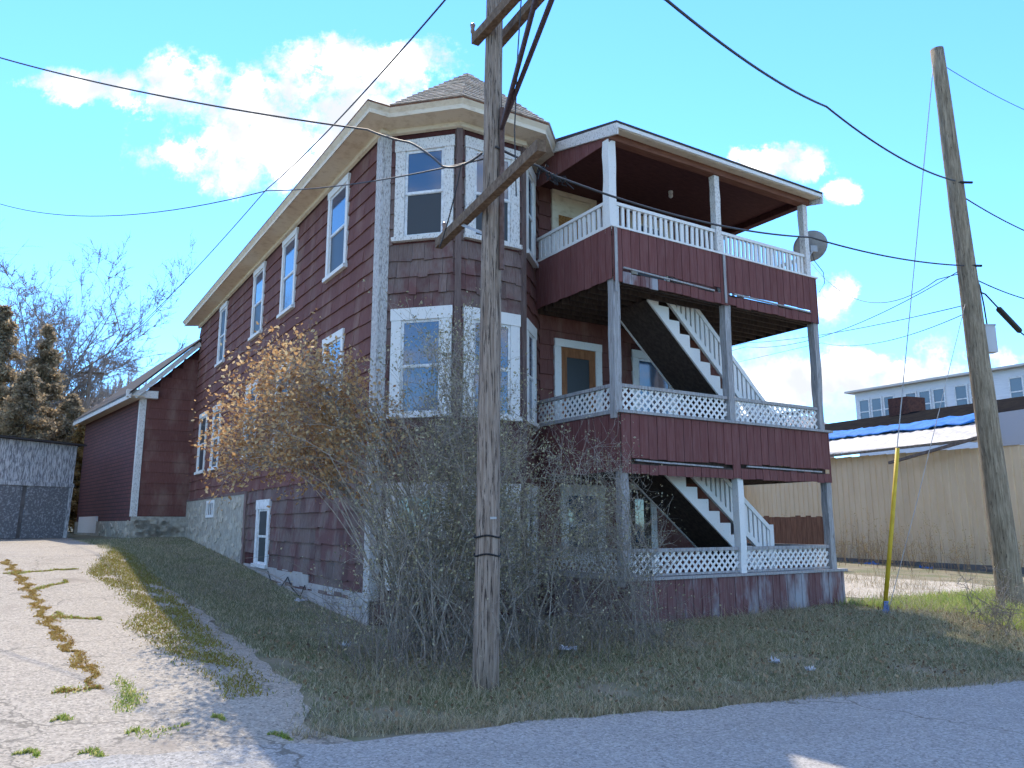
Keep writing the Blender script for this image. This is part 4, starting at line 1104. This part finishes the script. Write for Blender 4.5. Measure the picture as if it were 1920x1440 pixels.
for s0 in (.25, 1.1, 1.95, 3.38, 4.24, 5.1, 6.39, 7.26, 9.36, 10.25, 11.1):
    mb = MB()
    for (a0, a1, z0, z1) in ((s0, s0 + .08, 8.0, 9.5), (s0 + .68, s0 + .76, 8.0, 9.5), (s0, s0 + .76, 9.5, 9.6), (s0, s0 + .76, 7.95, 8.03), (s0 + .08, s0 + .68, 8.72, 8.79)):
        mb.box(gq(a0, -.06, z0), GD * (a1 - a0), GN * .06, (0, 0, z1 - z0))
    w = mb.build('window', sash_m, gb)
    for (z0, z1) in ((8.04, 8.72), (8.79, 9.49)):
        p = MB(); p.box(gq(s0 + .08, -.03, z0), GD * .6, GN * .03, (0, 0, z1 - z0)); p.build('pane', wd_m, w)
fh = empty('far_house', (19.3, 52, .6)); tag(fh, 'low reddish house roof peeping out behind the porch and grey building', 'house')
mb = MB(); mb.bx(-2.0, 2.2, 0, 6, -.5, 7.2); mb.build('wall', M('far_red_wall', (.35, .22, .2), rough=.9), fh)
mb = MB(); mb.prism([(-.5, 7.2), (3, 8.6), (6.5, 7.2)], (-2.2, 0, 0), (0, 1, 0), (0, 0, 1), (4.6, 0, 0)); mb.build('roof', M('far_roof', (.3, .28, .3), (.36, .3, .26), nscale=2, rough=.9), fh)

# ------------------------------------------------------------------ brown board fence seen through the porch
fn = empty('board_fence', (7.5, 26.3, .15)); tag(fn, 'dark brown board fence seen through the ground floor porch', 'fence')
fm_ = M('fence_board', (.10, .045, .03), (.15, .075, .05), (7, 7, .8), 3, rough=.9, rnd=.2)
L_ = 3.4; fd = np.array([.97, .24, 0])
for k in range(17):
    mb = MB(); mb.box(fd * (k * .2 + .006), fd * .188, np.array([-.24, .97, 0]) * .025, (0, 0, 1.75 + random.uniform(-.03, .03))); mb.build('board', fm_, fn)
for z in (.4, 1.4):
    mb = MB(); mb.box(np.array([-.24, .97, 0]) * .026 + (0, 0, z), fd * L_, np.array([-.24, .97, 0]) * .05, (0, 0, .08)); mb.build('fence_rail', fm_, fn)
# far utility pole
fp = empty('utility_pole', (-25.0, 45.3, 1.2)); tag(fp, 'small distant utility pole among the bare trees behind the rear wing', 'utility pole')
mb = MB(); wood_pole(mb, (0, 0, -.5), (0, 0, 9.9), .16, .11, 10, 6); mb.build('pole', pole_m, fp, True)
mb = MB(); mb.beam((-.7, 0, 9.3), (.7, .2, 9.3), .09, .1); mb.build('crossarm', arm_m, fp)

# ------------------------------------------------------------------ plants
class Seg:
    def __init__(s): s.a = []; s.b = []; s.ra = []; s.rb = []
    def add(s, a, b, ra, rb): s.a.append(a); s.b.append(b); s.ra.append(ra); s.rb.append(rb)
    def build(s, name, mat, parent, n=3):
        A = np.array(s.a); B = np.array(s.b); RA = np.array(s.ra)[:, None]; RB = np.array(s.rb)[:, None]
        d = B - A; d /= np.linalg.norm(d, axis=1)[:, None] + 1e-9
        ref = np.where(np.abs(d[:, 2:3]) < .9, np.array([[0, 0, 1.0]]), np.array([[1.0, 0, 0]]))
        x = np.cross(d, ref); x /= np.linalg.norm(x, axis=1)[:, None] + 1e-9; y = np.cross(d, x)
        V = []
        for (P, Rr) in ((A, RA), (B, RB)):
            for k in range(n):
                t = 6.28318 * k / n; V.append(P + Rr * (math.cos(t) * x + math.sin(t) * y))
        V = np.stack(V, 1); m = len(A); base = np.arange(m)[:, None] * (2 * n)
        F = np.concatenate([base + np.array([[k, (k + 1) % n, n + (k + 1) % n, n + k]]) for k in range(n)], 0)
        return fast_mesh(name, V.reshape(-1, 3), F, mat, parent)
def leaves(name, P, size, mat, parent, r2, flat=.0, asp=.6):
    """one little folded leaf (two triangles) per point"""
    P = np.asarray(P); n = len(P)
    d = r2.normal(size=(n, 3)); d /= np.linalg.norm(d, axis=1)[:, None]
    e = r2.normal(size=(n, 3)); e -= (e * d).sum(1)[:, None] * d; e /= np.linalg.norm(e, axis=1)[:, None]
    s = (size * r2.uniform(.6, 1.3, n))[:, None]
    V = np.stack([P, P + d * s * .5 + e * s * asp * .5, P + d * s, P + d * s * .5 - e * s * asp * .5], 1)
    F = np.arange(n * 4).reshape(n, 4)
    return fast_mesh(name, V.reshape(-1, 3), F, mat, parent)
def rnorm(r2, v): v = np.asarray(v, float); return v / (np.linalg.norm(v) + 1e-9)
def twig(seg, tips, p, d, L, r, depth, r2, nch=(3, 5), up=.15, curl=.25, ang=.8, rmin=.0028):
    k = 3 if depth > 0 else 2; q = np.array(p, float); dd = rnorm(r2, d); nodes = []
    for i in range(k):
        dd = rnorm(r2, dd + r2.normal(0, curl, 3) + np.array([0, 0, up])); q2 = q + dd * L / k
        seg.add(q, q2, r * (1 - .7 * i / k), r * (1 - .7 * (i + 1) / k)); nodes.append((q, q2, dd)); q = q2
    tips.append(q)
    if depth > 0:
        for _ in range(r2.integers(nch[0], nch[1] + 1)):
            a, b, dx = nodes[r2.integers(0, k)]; t = r2.random(); pp = a + (b - a) * t
            twig(seg, tips, pp, rnorm(r2, dx + r2.normal(0, ang, 3)), L * r2.uniform(.35, .65), max(r * .5, rmin), depth - 1, r2, nch, up, curl, ang, rmin)
def arc(seg, p, q, bow, r0, r1, r2, k=7, jit=.03):
    p, q = np.array(p, float), np.array(q, float); m = (p + q) / 2 + np.array(bow); pts = []
    for i in range(k + 1):
        t = i / k; pts.append((1 - t) ** 2 * p + 2 * t * (1 - t) * m + t * t * q + (r2.normal(0, jit, 3) if 0 < i < k else 0))
    for i in range(k): seg.add(pts[i], pts[i + 1], r0 + (r1 - r0) * i / k, r0 + (r1 - r0) * (i + 1) / k)
    return pts
def ell(r2, c, rad):
    v = r2.normal(size=3); v /= np.linalg.norm(v); return np.array(c) + v * r2.random() ** .4 * np.array(rad)
def hv(q): return Hw(q[0], q[1], q[2])
bark_m = M('shrub_bark', (.15, .125, .105), (.27, .235, .20), nscale=9, rough=.9, rnd=.3)
palebark_m = M('pale_shrub_bark', (.25, .215, .18), (.38, .34, .29), nscale=9, rough=.9, rnd=.3)
gold_m = leaf_mat('golden_leaves', [(0, (.28, .14, .06)), (.35, (.45, .26, .115)), (.7, (.56, .37, .18)), (1, (.62, .49, .29))], .5)
bud_m = leaf_mat('pale_buds', [(0, (.19, .17, .10)), (.5, (.33, .29, .175)), (.85, (.47, .42, .27)), (1, (.58, .53, .36))], .45)
# golden shrub by the corner
r2 = np.random.default_rng(11)
bp = Hw(-.45, -3.2); gsb = empty('golden_shrub', (bp[0], bp[1], float(g_uv(-.45, -3.2)))); tag(gsb, 'tall shrub with dry golden brown leaves against the side wall', 'shrub')
o_ = -np.array(gsb.location); seg = Seg(); tips = []
crown = [((-2.3, -.7, 3.3), (.3, .8, .5), 3), ((-2.25, -2.2, 3.65), (.35, .8, .5), 4), ((-2.3, -.7, 2.55), (.35, .9, .4), 4), ((-2.2, -2.3, 2.85), (.4, .8, .45), 3), ((-2.0, -3.1, 3.4), (.35, .5, .45), 2), ((-2.4, -.2, 2.95), (.25, .5, .55), 3)]
wts = [w for _, _, w in crown]
for i in range(62):
    c_, rad, _ = random.choices(crown, wts)[0]; t_ = hv(ell(r2, c_, rad)) + o_; b_ = r2.normal(0, .22, 3); b_[2] = 0
    pts = arc(seg, b_, t_, (r2.normal(.35, .25), r2.normal(-.2, .2), 1.7), .012, .004, r2, 8)
    for k in (4, 5, 6, 7, 8):
        for _ in range(2): twig(seg, tips, pts[k], pts[k] - pts[k - 1] + r2.normal(0, .25, 3), r2.uniform(.25, .55), .004, 1, r2, (2, 3), .12, .3, .9)
tips = np.array(tips); seg.build('branches', palebark_m, gsb)
lp = np.repeat(tips, 5, 0) + r2.normal(0, .08, (len(tips) * 5, 3)); leaves('leaves', lp, .064, gold_m, gsb, r2)
# bare shrub round the pole
def bare_shrub(name, label, base, brad, crown, n, seed, leafn, budsize, mat, lmat, th=.014, tl=(.3, .75), lr=.05, dep=1):
    r2 = np.random.default_rng(seed); b0 = Hw(*base); root = empty(name, (b0[0], b0[1], float(g_uv(*base)))); tag(root, label, 'shrub')
    o_ = -np.array(root.location); seg = Seg(); tips = []; rs = random.Random(seed)
    for i in range(n):
        c_, rad, _ = rs.choices(crown, [w for _, _, w in crown])[0]; t_ = hv(ell(r2, c_, rad)) + o_; t_[2] = max(t_[2], .3)
        a_ = r2.random() * 6.283; rr = r2.random() ** .5
        b_ = (W * brad[0] * math.cos(a_) + D * brad[1] * math.sin(a_)) * rr
        pts = arc(seg, b_, t_, (r2.normal(0, .3), r2.normal(0, .3), .25), th * r2.uniform(.4, 1.1), .0035, r2, 7, .05)
        for k in (2, 3, 4, 5, 6, 7):
            for _ in range(2): twig(seg, tips, pts[k], pts[k] - pts[k - 1] + r2.normal(0, .3, 3), r2.uniform(*tl), .0045, dep, r2, (2, 4), .15, .28, .9)
    tips = np.array(tips); seg.build('branches', mat, root)
    lp = np.repeat(tips, leafn, 0) + r2.normal(0, lr, (len(tips) * leafn, 3)); leaves('buds', lp, budsize, lmat, root, r2); return root
bare_shrub('bare_shrub', 'large leafless shrub of dense grey twigs in front of the bay, behind the pole', (.1, -3.5), (1.5, .7),
           [((-.5, -3.4, 1.9), (1.3, .9, 1.5), 5), ((-.3, -3.5, 3.3), (.75, .6, .8), 3), ((1.2, -3.4, 1.9), (1.2, .9, 1.3), 5), ((.2, -3.4, 2.4), (1.3, .8, .9), 4), ((-1.1, -3.2, 2.7), (.7, .6, .9), 2), ((-.15, -3.2, 4.0), (.8, .5, .5), 3)],
           128, 21, 4, .040, palebark_m, bud_m, .011)
bare_shrub('bare_shrub', 'dark twiggy shrub under the lattice rail, left of the near porch posts', (2.5, -3.6), (.7, .5),
           [((2.4, -3.5, 1.4), (.9, .6, 1.1), 4), ((2.1, -3.4, 2.3), (.7, .5, .8), 2)], 30, 22, 2, .03, palebark_m, bud_m, .010)
bare_shrub('bare_shrub', 'small bare shrub at the lawn edge near the leaning pole', (8.0, -6.0), (.3, .3),
           [((8.3, -6.0, .55), (.8, .5, .45), 4), ((7.6, -5.8, .5), (.5, .4, .4), 2)], 20, 23, 1, .02, bark_m, bud_m, .006, (.15, .35), .05, 0)

# ------------------------------------------------------------------ undergrowth, grass, moss
def vroad(u): return -5.8 - .219 * (u + 2.76)
def blades(name, uv, h, wdt, mat, label, cat='grass', lean=.35, seed=1, lift=0.0):
    r2 = np.random.default_rng(seed); uv = np.asarray(uv); n = len(uv)
    P = C + uv[:, :1] * W + uv[:, 1:2] * D; P[:, 2] = g_uv(uv[:, 0], uv[:, 1]) + lift
    a = r2.random(n) * 6.283; hh = h[0] + (h[1] - h[0]) * r2.random(n) ** 1.8
    side = np.stack([np.cos(a), np.sin(a), np.zeros(n)], 1); b = r2.random(n) * 6.283; ln = lean * r2.random(n) ** .7 * hh
    tip = P + np.stack([np.cos(b) * ln, np.sin(b) * ln, hh * .95], 1); mid = P + np.stack([np.cos(b) * ln * .3, np.sin(b) * ln * .3, hh * .55], 1)
    w = (wdt * r2.uniform(.6, 1.3, n))[:, None]
    V = np.stack([P - side * w, P + side * w, mid + side * w * .7, tip, mid - side * w * .7], 1)
    F = (np.arange(n)[:, None, None] * 5 + np.array([[0, 1, 2], [0, 2, 4], [4, 2, 3]])[None]).reshape(-1, 3)
    o = fast_mesh(name, V.reshape(-1, 3), F, mat); tag(o, label, cat, kind='stuff'); return o
def patchy(u, v, s=1.0):
    return np.sin(u * 2.1 * s + 1.3 * np.sin(v * 1.7 * s)) * np.sin(v * 2.6 * s + 1.1 * np.sin(u * 1.9 * s)) + .5 * np.sin(u * 5.3 * s + v * 4.1 * s)
r3 = np.random.default_rng(31)
lawn_m = leaf_mat('lawn_blades', [(0, (.14, .16, .075)), (.36, (.20, .215, .11)), (.55, (.28, .27, .155)), (.74, (.44, .40, .26)), (1, (.58, .52, .37))], .35)
straw_m = leaf_mat('straw', [(0, (.24, .19, .11)), (.5, (.36, .30, .19)), (1, (.48, .42, .29))], .25)
green_m = leaf_mat('sun_boosted_grass', [(0, (.19, .27, .06)), (.5, (.30, .38, .09)), (.75, (.40, .41, .13)), (1, (.54, .47, .25))], .55)  # colours raised to make up for weak sun on the blades
moss_m = leaf_mat('yellow_moss', [(0, (.18, .13, .03)), (.4, (.28, .22, .05)), (.75, (.24, .26, .06)), (1, (.38, .32, .12))], .3)
orange_m = leaf_mat('orange_moss', [(0, (.26, .15, .04)), (.5, (.38, .25, .07)), (1, (.42, .34, .11))], .3)
# front and side lawn
N = 260000
u = r3.uniform(-3.0, 10.0, N); v = r3.uniform(-8.9, -1.0, N)
de = np.interp(v, [a for a, _ in DE], [b for _, b in DE])
k = (v > vroad(u) + r3.normal(0, .10, N)) & (u > de + r3.normal(.05, .10, N)) & ~((u > 3.4) & (v > -2.6)) & ~((u > -.0) & (v > -1.1) & (u < 3.5)) & (patchy(u, v) > r3.normal(-.55, .5, N))
front_uv = np.stack([u[k], v[k]], 1)
u = r3.uniform(-3.6, -.05, 70000); v = r3.uniform(-1.0, 16.8, 70000); de = np.interp(v, [a for a, _ in DE], [b for _, b in DE])
k = (u > de + r3.normal(.05, .12, len(u))) & (r3.random(len(u)) < np.clip(1.2 - v / 20, .3, 1))
lawn_uv = np.concatenate([front_uv, np.stack([u[k], v[k]], 1)])
blades('lawn_grass', lawn_uv, (.02, .085), .0045, lawn_m, 'dull green lawn grass in the shade in front of the house', lean=1.4, seed=2)
# tall dry stalks among the grass
u = r3.uniform(-2.2, 9.8, 16000); v = r3.uniform(-8.4, -2.7, 16000); k = (v > vroad(u) + .1) & (patchy(u, v, .6) > -.2)
blades('dry_grass', np.stack([u[k], v[k]], 1), (.08, .34), .0035, straw_m, 'tall straw coloured dead grass standing in the lawn', lean=1.6, seed=3)
u = r3.uniform(-2.4, 10.5, 15000); v = r3.uniform(-8.6, -2.6, 15000); k = (v > vroad(u) + .05) & (patchy(u + 1, v, .5) > -.3)
blades('fallen_straw', np.stack([u[k], v[k]], 1), (.02, .07), .0035, straw_m, 'fallen straw lying matted over the front lawn', lean=6.0, seed=13, lift=.05)
u = r3.uniform(-2.5, 10.5, 5200); v = r3.uniform(-8.6, -1.2, 5200); k = (v > vroad(u)) & ~((u > 3.4) & (v > -2.6)) & ~((u > 0) & (v > -1.1))
lu, lv = u[k], v[k]; LP_ = C + lu[:, None] * W + lv[:, None] * D; LP_[:, 2] = g_uv(lu, lv) + r3.uniform(.01, .07, len(lu))
ll = leaves('fallen_leaves', LP_, .055, leaf_mat('dead_leaves', [(0, (.12, .075, .045)), (.5, (.24, .16, .09)), (1, (.40, .31, .19))], .2), None, r3); tag(ll, 'dead brown leaves scattered over the front lawn', 'leaves', kind='stuff')
# a matted fringe where the grass meets the street
u = r3.uniform(-3.0, 10.0, 9000); v = vroad(u) + np.abs(r3.normal(0, .18, 9000)) - .10
blades('verge_grass', np.stack([u, v], 1), (.02, .14), .004, straw_m, 'matted pale dead grass along the street edge', lean=1.8, seed=4)
# green patch at the right, sunlit brightness put into its colour, and straw
u = r3.uniform(8.6, 15, 80000); v = r3.uniform(-8.6, -2.4, 80000); k = (v > vroad(u) + r3.normal(0, .1, len(u))) & (patchy(u, v, .8) > r3.normal(-.7, .6, len(u))) & (v < -2.8 + r3.normal(0, .25, len(u)))
blades('sunny_grass', np.stack([u[k], v[k]], 1), (.04, .20), .006, green_m, 'bright green sunlit grass between porch and leaning pole', lean=.8, seed=5)
u = r3.uniform(9.3, 17.5, 9000); v = r3.uniform(-9.4, 2, 9000); k = (v > vroad(u)) & (patchy(u + 3, v, .7) > -.1)
blades('dry_weeds', np.stack([u[k], v[k]], 1), (.06, .40), .005, straw_m, 'dry straw weeds on the sunlit bank by the leaning pole', lean=1.2, seed=6)
# moss and grass on the driveway
def along(poly, n, w, r2):
    poly = np.array(poly); d = np.linalg.norm(np.diff(poly, axis=0), axis=1); cs = np.concatenate([[0], np.cumsum(d)]); t = r2.random(n) * cs[-1]
    x = np.interp(t, cs, poly[:, 0]); y = np.interp(t, cs, poly[:, 1]); ww = w * (.25 + .75 * np.abs(np.sin(t * 2.3 + 1) * np.sin(t * 5.1))) * np.clip(np.minimum(t, cs[-1] - t) * 4, .25, 1)
    x = x + .05 * np.sin(t * 7.3 + x) + .03 * np.sin(t * 17); y = y + .06 * np.sin(t * 6.1 + 2) + .04 * np.sin(t * 15)
    return np.stack([x + r2.normal(0, 1, n) * ww, y + r2.normal(0, 1, n) * ww * 1.4], 1)
crack = [(-5.29, 7.05), (-5.14, 6.19), (-4.88, 3.51), (-4.72, 1.03), (-4.6, -.54), (-4.49, -1.96), (-4.37, -3.16), (-4.3, -3.75)]
cr2 = [[(-5.3, 5.03), (-4.61, 5.3), (-3.96, 5.46)], [(-4.81, 3.03), (-4.22, 3.96)], [(-4.6, .65), (-4.32, .18), (-3.95, -.18)], [(-4.77, -3.89), (-4.52, -3.7), (-4.3, -3.79)],
       [(-4.8, -4.7), (-4.72, -4.63), (-4.54, -4.57)], [(-4.27, -5.23), (-4.12, -5.16), (-3.96, -5.16), (-3.74, -5.12)], [(-5.06, -5.37), (-4.85, -5.4)], [(-4.64, -5.55), (-4.35, -5.53)], [(-3.18, -5.69), (-2.96, -5.79)], [(-3.53, -5.08), (-3.41, -5.18)]]
pts = [along(crack, 7000, .06, r3)] + [along(c_, int(500 * max(.5, math.dist(c_[0], c_[-1]))), .035, r3) for c_ in cr2[:4]]
blades('crack_moss', np.concatenate(pts), (.008, .035), .009, orange_m, 'orange brown moss growing along the driveway crack', 'moss', lean=2.2, seed=7, lift=.011)
pts = [along(c_, int(420 * max(.5, math.dist(c_[0], c_[-1]))), .06, r3) for c_ in cr2]
tf = np.array([(-4.1, -3.74), (-4.09, -4.1), (-4.15, -4.42), (-4.07, -4.28)])
pts.append(np.repeat(tf, 170, 0) + r3.normal(0, .07, (680, 2)) * np.array([.7, 1.6]))
blades('drive_tufts', np.concatenate(pts), (.008, .045), .007, green_m, 'green grass tufts sprouting from cracks in the driveway', lean=1.0, seed=8, lift=.011)
poly = [(9.6, -2.9), (7.8, -3.3), (5.0, -3.85), (2.3, -3.5), (.3, -3.45), (-.6, -3.75), (-3.1, -3.45), (-3.9, -3.25)]
u = r3.uniform(-4.0, -2.3, 60000); v = r3.uniform(-4.6, 11, 60000)
le = np.interp(v, [p[0] for p in poly][::-1], [p[1] for p in poly][::-1]); k = (u > le + r3.normal(0, .07, len(u))) & (u < -2.75 + r3.normal(0, .08, len(u)) - .1 * (v < 0)) & (patchy(u * 1.5, v, 1.3) > r3.normal(-.75, .5, len(u)))
blades('strip_grass', np.stack([u[k], v[k]], 1), (.012, .05), .007, moss_m, 'sunlit yellow green grass strip between driveway and lawn', lean=1.5, seed=9, lift=.011)
# brambles and dead stems at the foot of the shrubs
seg = Seg(); r2 = np.random.default_rng(41)
bt = []
for i in range(400):
    uu, vv = r2.uniform(-1.9, 2.9), r2.uniform(-4.9, -2.6)
    p = Hw(uu, vv); p[2] = g_uv(uu, vv); h = r2.uniform(.25, 1.25) * (1 if uu < 2 else .7); l = r2.normal(0, .55, 2) * h
    q = p + np.array([l[0], l[1], h]); pts = arc(seg, p, q, (0, 0, h * r2.uniform(.0, .6)), .0045, .0018, r2, 5, .03)
    for _ in range(5): twig(seg, bt, pts[r2.integers(1, 5)], np.array([r2.normal(), r2.normal(), .2]), r2.uniform(.1, .4), .0024, 0, r2, (1, 2), .05, .4)
bt = np.array(bt); bl = leaves('bramble_leaves', np.repeat(bt, 1, 0) + r2.normal(0, .05, (len(bt) * 1, 3)), .035, bud_m, None, r2); tag(bl, 'small withered leaves caught in the brambles under the shrubs', 'leaves', kind='stuff')
br = seg.build('brambles', bark_m, None); tag(br, 'tangle of dry bramble stems at the foot of the shrubs', 'brambles', kind='stuff')
# tall dry weeds along the tan wall
seg = Seg(); hd = []; r2 = np.random.default_rng(43)
for i in range(260):
    s_ = r2.uniform(-6, 9); n_ = r2.uniform(-3.2, -.4) if i % 2 else r2.uniform(-1.2, -.4); p = tp_(s_, n_, 0); p[2] = gz(p[0], p[1]); h = r2.uniform(.4, 2.1) * r2.uniform(.4, 1)
    q = p + np.array([r2.normal(0, .12), r2.normal(0, .12), h]); pts = arc(seg, p, q, (0, 0, 0), .009, .004, r2, 5, .015)
    for _ in range(5): twig(seg, hd, pts[r2.integers(2, 6)], np.array([r2.normal(), r2.normal(), .8]), r2.uniform(.12, .4), .004, 0, r2)
wd_o = seg.build('dry_weed_stems', M('weed_stem', (.26, .17, .10), (.36, .26, .16), nscale=5, rough=.9), None); tag(wd_o, 'tall brown dead weeds standing along the tan wall', 'weeds', kind='stuff')
hd = np.array(hd); sh_ = leaves('dry_seed_heads', np.repeat(hd, 3, 0) + r2.normal(0, .03, (len(hd) * 3, 3)), .04, orange_m, None, r2); tag(sh_, 'brown seed heads of the dead weeds by the tan wall', 'weeds', kind='stuff')
# litter
paper_m = M('white_litter', (.62, .65, .70), (.45, .48, .55), nscale=9, rough=.7)
for k, (x_, y_, w_, lb) in enumerate(((3.35, 10.41, .14, 'crumpled white litter on the dark lawn below the porch'), (3.67, 10.05, .10, 'small grey scrap of litter on the lawn nearer the street'),
                                      (-4.1, 15.69, .22, 'white scrap of litter against the concrete base of the side wall'), (-2.14, 10.52, .10, 'small bluish scrap on the shaded lawn near the shrub'), (.73, 10.64, .22, 'flat white scrap lying under the shrubs beside the pole'))):
    rag('litter', (x_, y_, float(gz(x_, y_)) + .03), w_, .05, 60 + k, paper_m, lb, 'litter', True, 'litter on the lawn')
# wire looped on the base of the side wall
pts = [SIDE.p(a, .06, z) for a, z in ((6.1, .55), (5.6, .2), (5.2, .12), (4.8, .35), (4.5, .5), (4.2, .3), (3.6, .15), (3.3, .4))]
mb = MB(); mb.tube(pts, .012, 5); mb.build('loose_cable', black_m, house, True)
mb = MB(); SIDE.box(mb, 4.95, 5.2, .034, .09, .16, .34); mb.build('outlet_box', metal_m, house)

# ------------------------------------------------------------------ trees and hill behind the shed
def conifer(label, x, y, h, rad, seed, mat, n=16000, name='conifer_tree'):
    r2 = np.random.default_rng(seed); z0 = float(gz(x, y)); root = empty(name, (x, y, z0)); tag(root, label, 'tree', 'trees behind the shed')
    mb = MB(); mb.tube([(0, 0, -.2), (0.05, 0, h * .4), (0, .05, h * .97)], [rad * .09, rad * .06, .02], 8); mb.build('trunk', bark_m, root, True)
    seg = Seg(); L = []
    nb = 150
    for i in range(nb):
        t = (i + .5) / nb; z = h * (.06 + .93 * t); r_ = rad * (1 - t) ** .8 * r2.uniform(.55, 1.12) + .12; a = r2.random() * 6.283
        e = np.array([math.cos(a) * r_, math.sin(a) * r_, z + r_ * r2.uniform(-.1, .35)]); pts = arc(seg, (0, 0, z), e, (0, 0, -.1), .03 * (1 - t) + .01, .006, r2, 3, .05)
        m = int(n / nb * (.35 + 1.1 * (1 - t))); tt = r2.random(m) ** .6
        q = np.array([0, 0, z]) + (e - np.array([0, 0, z])) * tt[:, None] + r2.normal(0, .16, (m, 3)) * np.array([1, 1, .7]) * (.3 + r_ * .45); L.append(q)
    seg.build('limbs', bark_m, root); leaves('crown', np.concatenate(L), .17, mat, root, r2, asp=.5)
def deciduous(label, x, y, h, spread, seed, mat, depth=4, r0=.2, name='bare_tree', first=.3, nch=(3, 5), buds=0):
    r2 = np.random.default_rng(seed); z0 = float(gz(x, y)); root = empty(name, (x, y, z0)); tag(root, label, 'tree', 'trees behind the shed')
    seg = Seg(); tips = []
    mb = MB(); mb.tube([(0, 0, -.3), (.1, 0, h * first), (.0, .1, h * first * 2)], [r0, r0 * .75, r0 * .4], 8); mb.build('trunk', bark_m, root, True)
    for i in range(15):
        z = h * first * r2.uniform(.6, 2.0); a = r2.random() * 6.283; d = np.array([math.cos(a) * spread, math.sin(a) * spread, 1.0])
        twig(seg, tips, (0.05, .03, z), d, (h - z) * r2.uniform(.6, .95), r0 * .32, depth, r2, nch, .10, .14, .6, .013)
    seg.build('crown', mat, root); return root
cedar_m = leaf_mat('brown_cedar', [(0, (.20, .165, .11)), (.5, (.32, .25, .16)), (.85, (.44, .34, .21)), (1, (.54, .42, .27))], .55)
twigg_m = M('far_twigs', (.24, .21, .19), (.34, .30, .275), nscale=2, rough=.9, rnd=.3)
conifer('broad brownish evergreen at the frame edge behind the shed', -24.2, 36, 10.6, 2.3, 51, cedar_m, 60000)
conifer('pointed brown spruce rising behind the shed roof', -23.6, 38.6, 10.3, 2.0, 52, cedar_m, 45000)
conifer('low brown evergreen between shed and rear wing', -20.9, 36.5, 6.4, 1.9, 53, cedar_m, 32000)
conifer('small golden brown bush touching the rear wing eave', -19.6, 35.6, 5.2, 1.3, 54, leaf_mat('golden_bush', [(0, (.16, .10, .04)), (.6, (.28, .18, .07)), (1, (.40, .28, .12))], .4), 14000, 'bush')
conifer('dark brown evergreen close behind the shed', -21.6, 34.2, 7.2, 2.0, 55, cedar_m, 32000)
deciduous('tall bare tree with fine branches above the evergreens', -27.5, 45, 14.0, .85, 56, twigg_m, 5, .26)
deciduous('bare tree with widely spreading grey twigs, left of the distant utility pole', -28.6, 47, 10.8, 1.0, 57, twigg_m, 5, .2)
deciduous('slender bare tree at the frame edge behind the evergreens', -30.5, 47, 13.5, .7, 58, twigg_m, 4, .2)
deciduous('young bare tree beside the distant utility pole', -24.0, 46, 8.0, .8, 59, twigg_m, 3, .12)
# wooded hill
V = []; nu, nv = 60, 16
for i in range(nu + 1):
    for j in range(nv + 1):
        az = R(-60 + 52 * i / nu); r_ = 90 + 160 * j / nv; h = 34 * math.sin(math.pi * .5 * j / nv) * math.exp(-((math.degrees(az) + 27.5) / 6.5) ** 2) * (1 + .10 * math.sin(az * 40) + .05 * math.sin(az * 97))
        V.append((r_ * math.sin(az), r_ * math.cos(az), float(gz(r_ * math.sin(az), r_ * math.cos(az))) - .5 + h))
idx = np.arange((nu + 1) * (nv + 1)).reshape(nu + 1, nv + 1)
hill = fast_mesh('hill', np.array(V), np.stack([idx[:-1, :-1], idx[1:, :-1], idx[1:, 1:], idx[:-1, 1:]], -1).reshape(-1, 4), M('hill_floor', (.20, .165, .14), (.26, .21, .18), nscale=.2, rough=.95), None, True)
tag(hill, 'low wooded hill far behind the rear wing', kind='structure')
r2 = np.random.default_rng(71); V = np.array(V); seg = Seg()
for i in range(2600):
    p = V[r2.integers(0, len(V))] + np.array([r2.normal(0, 3), r2.normal(0, 3), 0]); h = r2.uniform(3, 5.5)
    seg.add(p, p + np.array([0, 0, h]), .14, .03)
    for _ in range(7):
        z = r2.uniform(.35, .95); a = r2.random() * 6.283; l = h * .28 * (1.2 - z); q = p + np.array([0, 0, h * z]); seg.add(q, q + np.array([math.cos(a) * l, math.sin(a) * l, l * 1.1]), .06, .02)
wood = seg.build('far_woods', M('hill_trees', (.30, .25, .235), (.38, .32, .30), nscale=.1, rough=.95), None); tag(wood, 'leafless woods covering the distant hill', 'woods', kind='stuff')
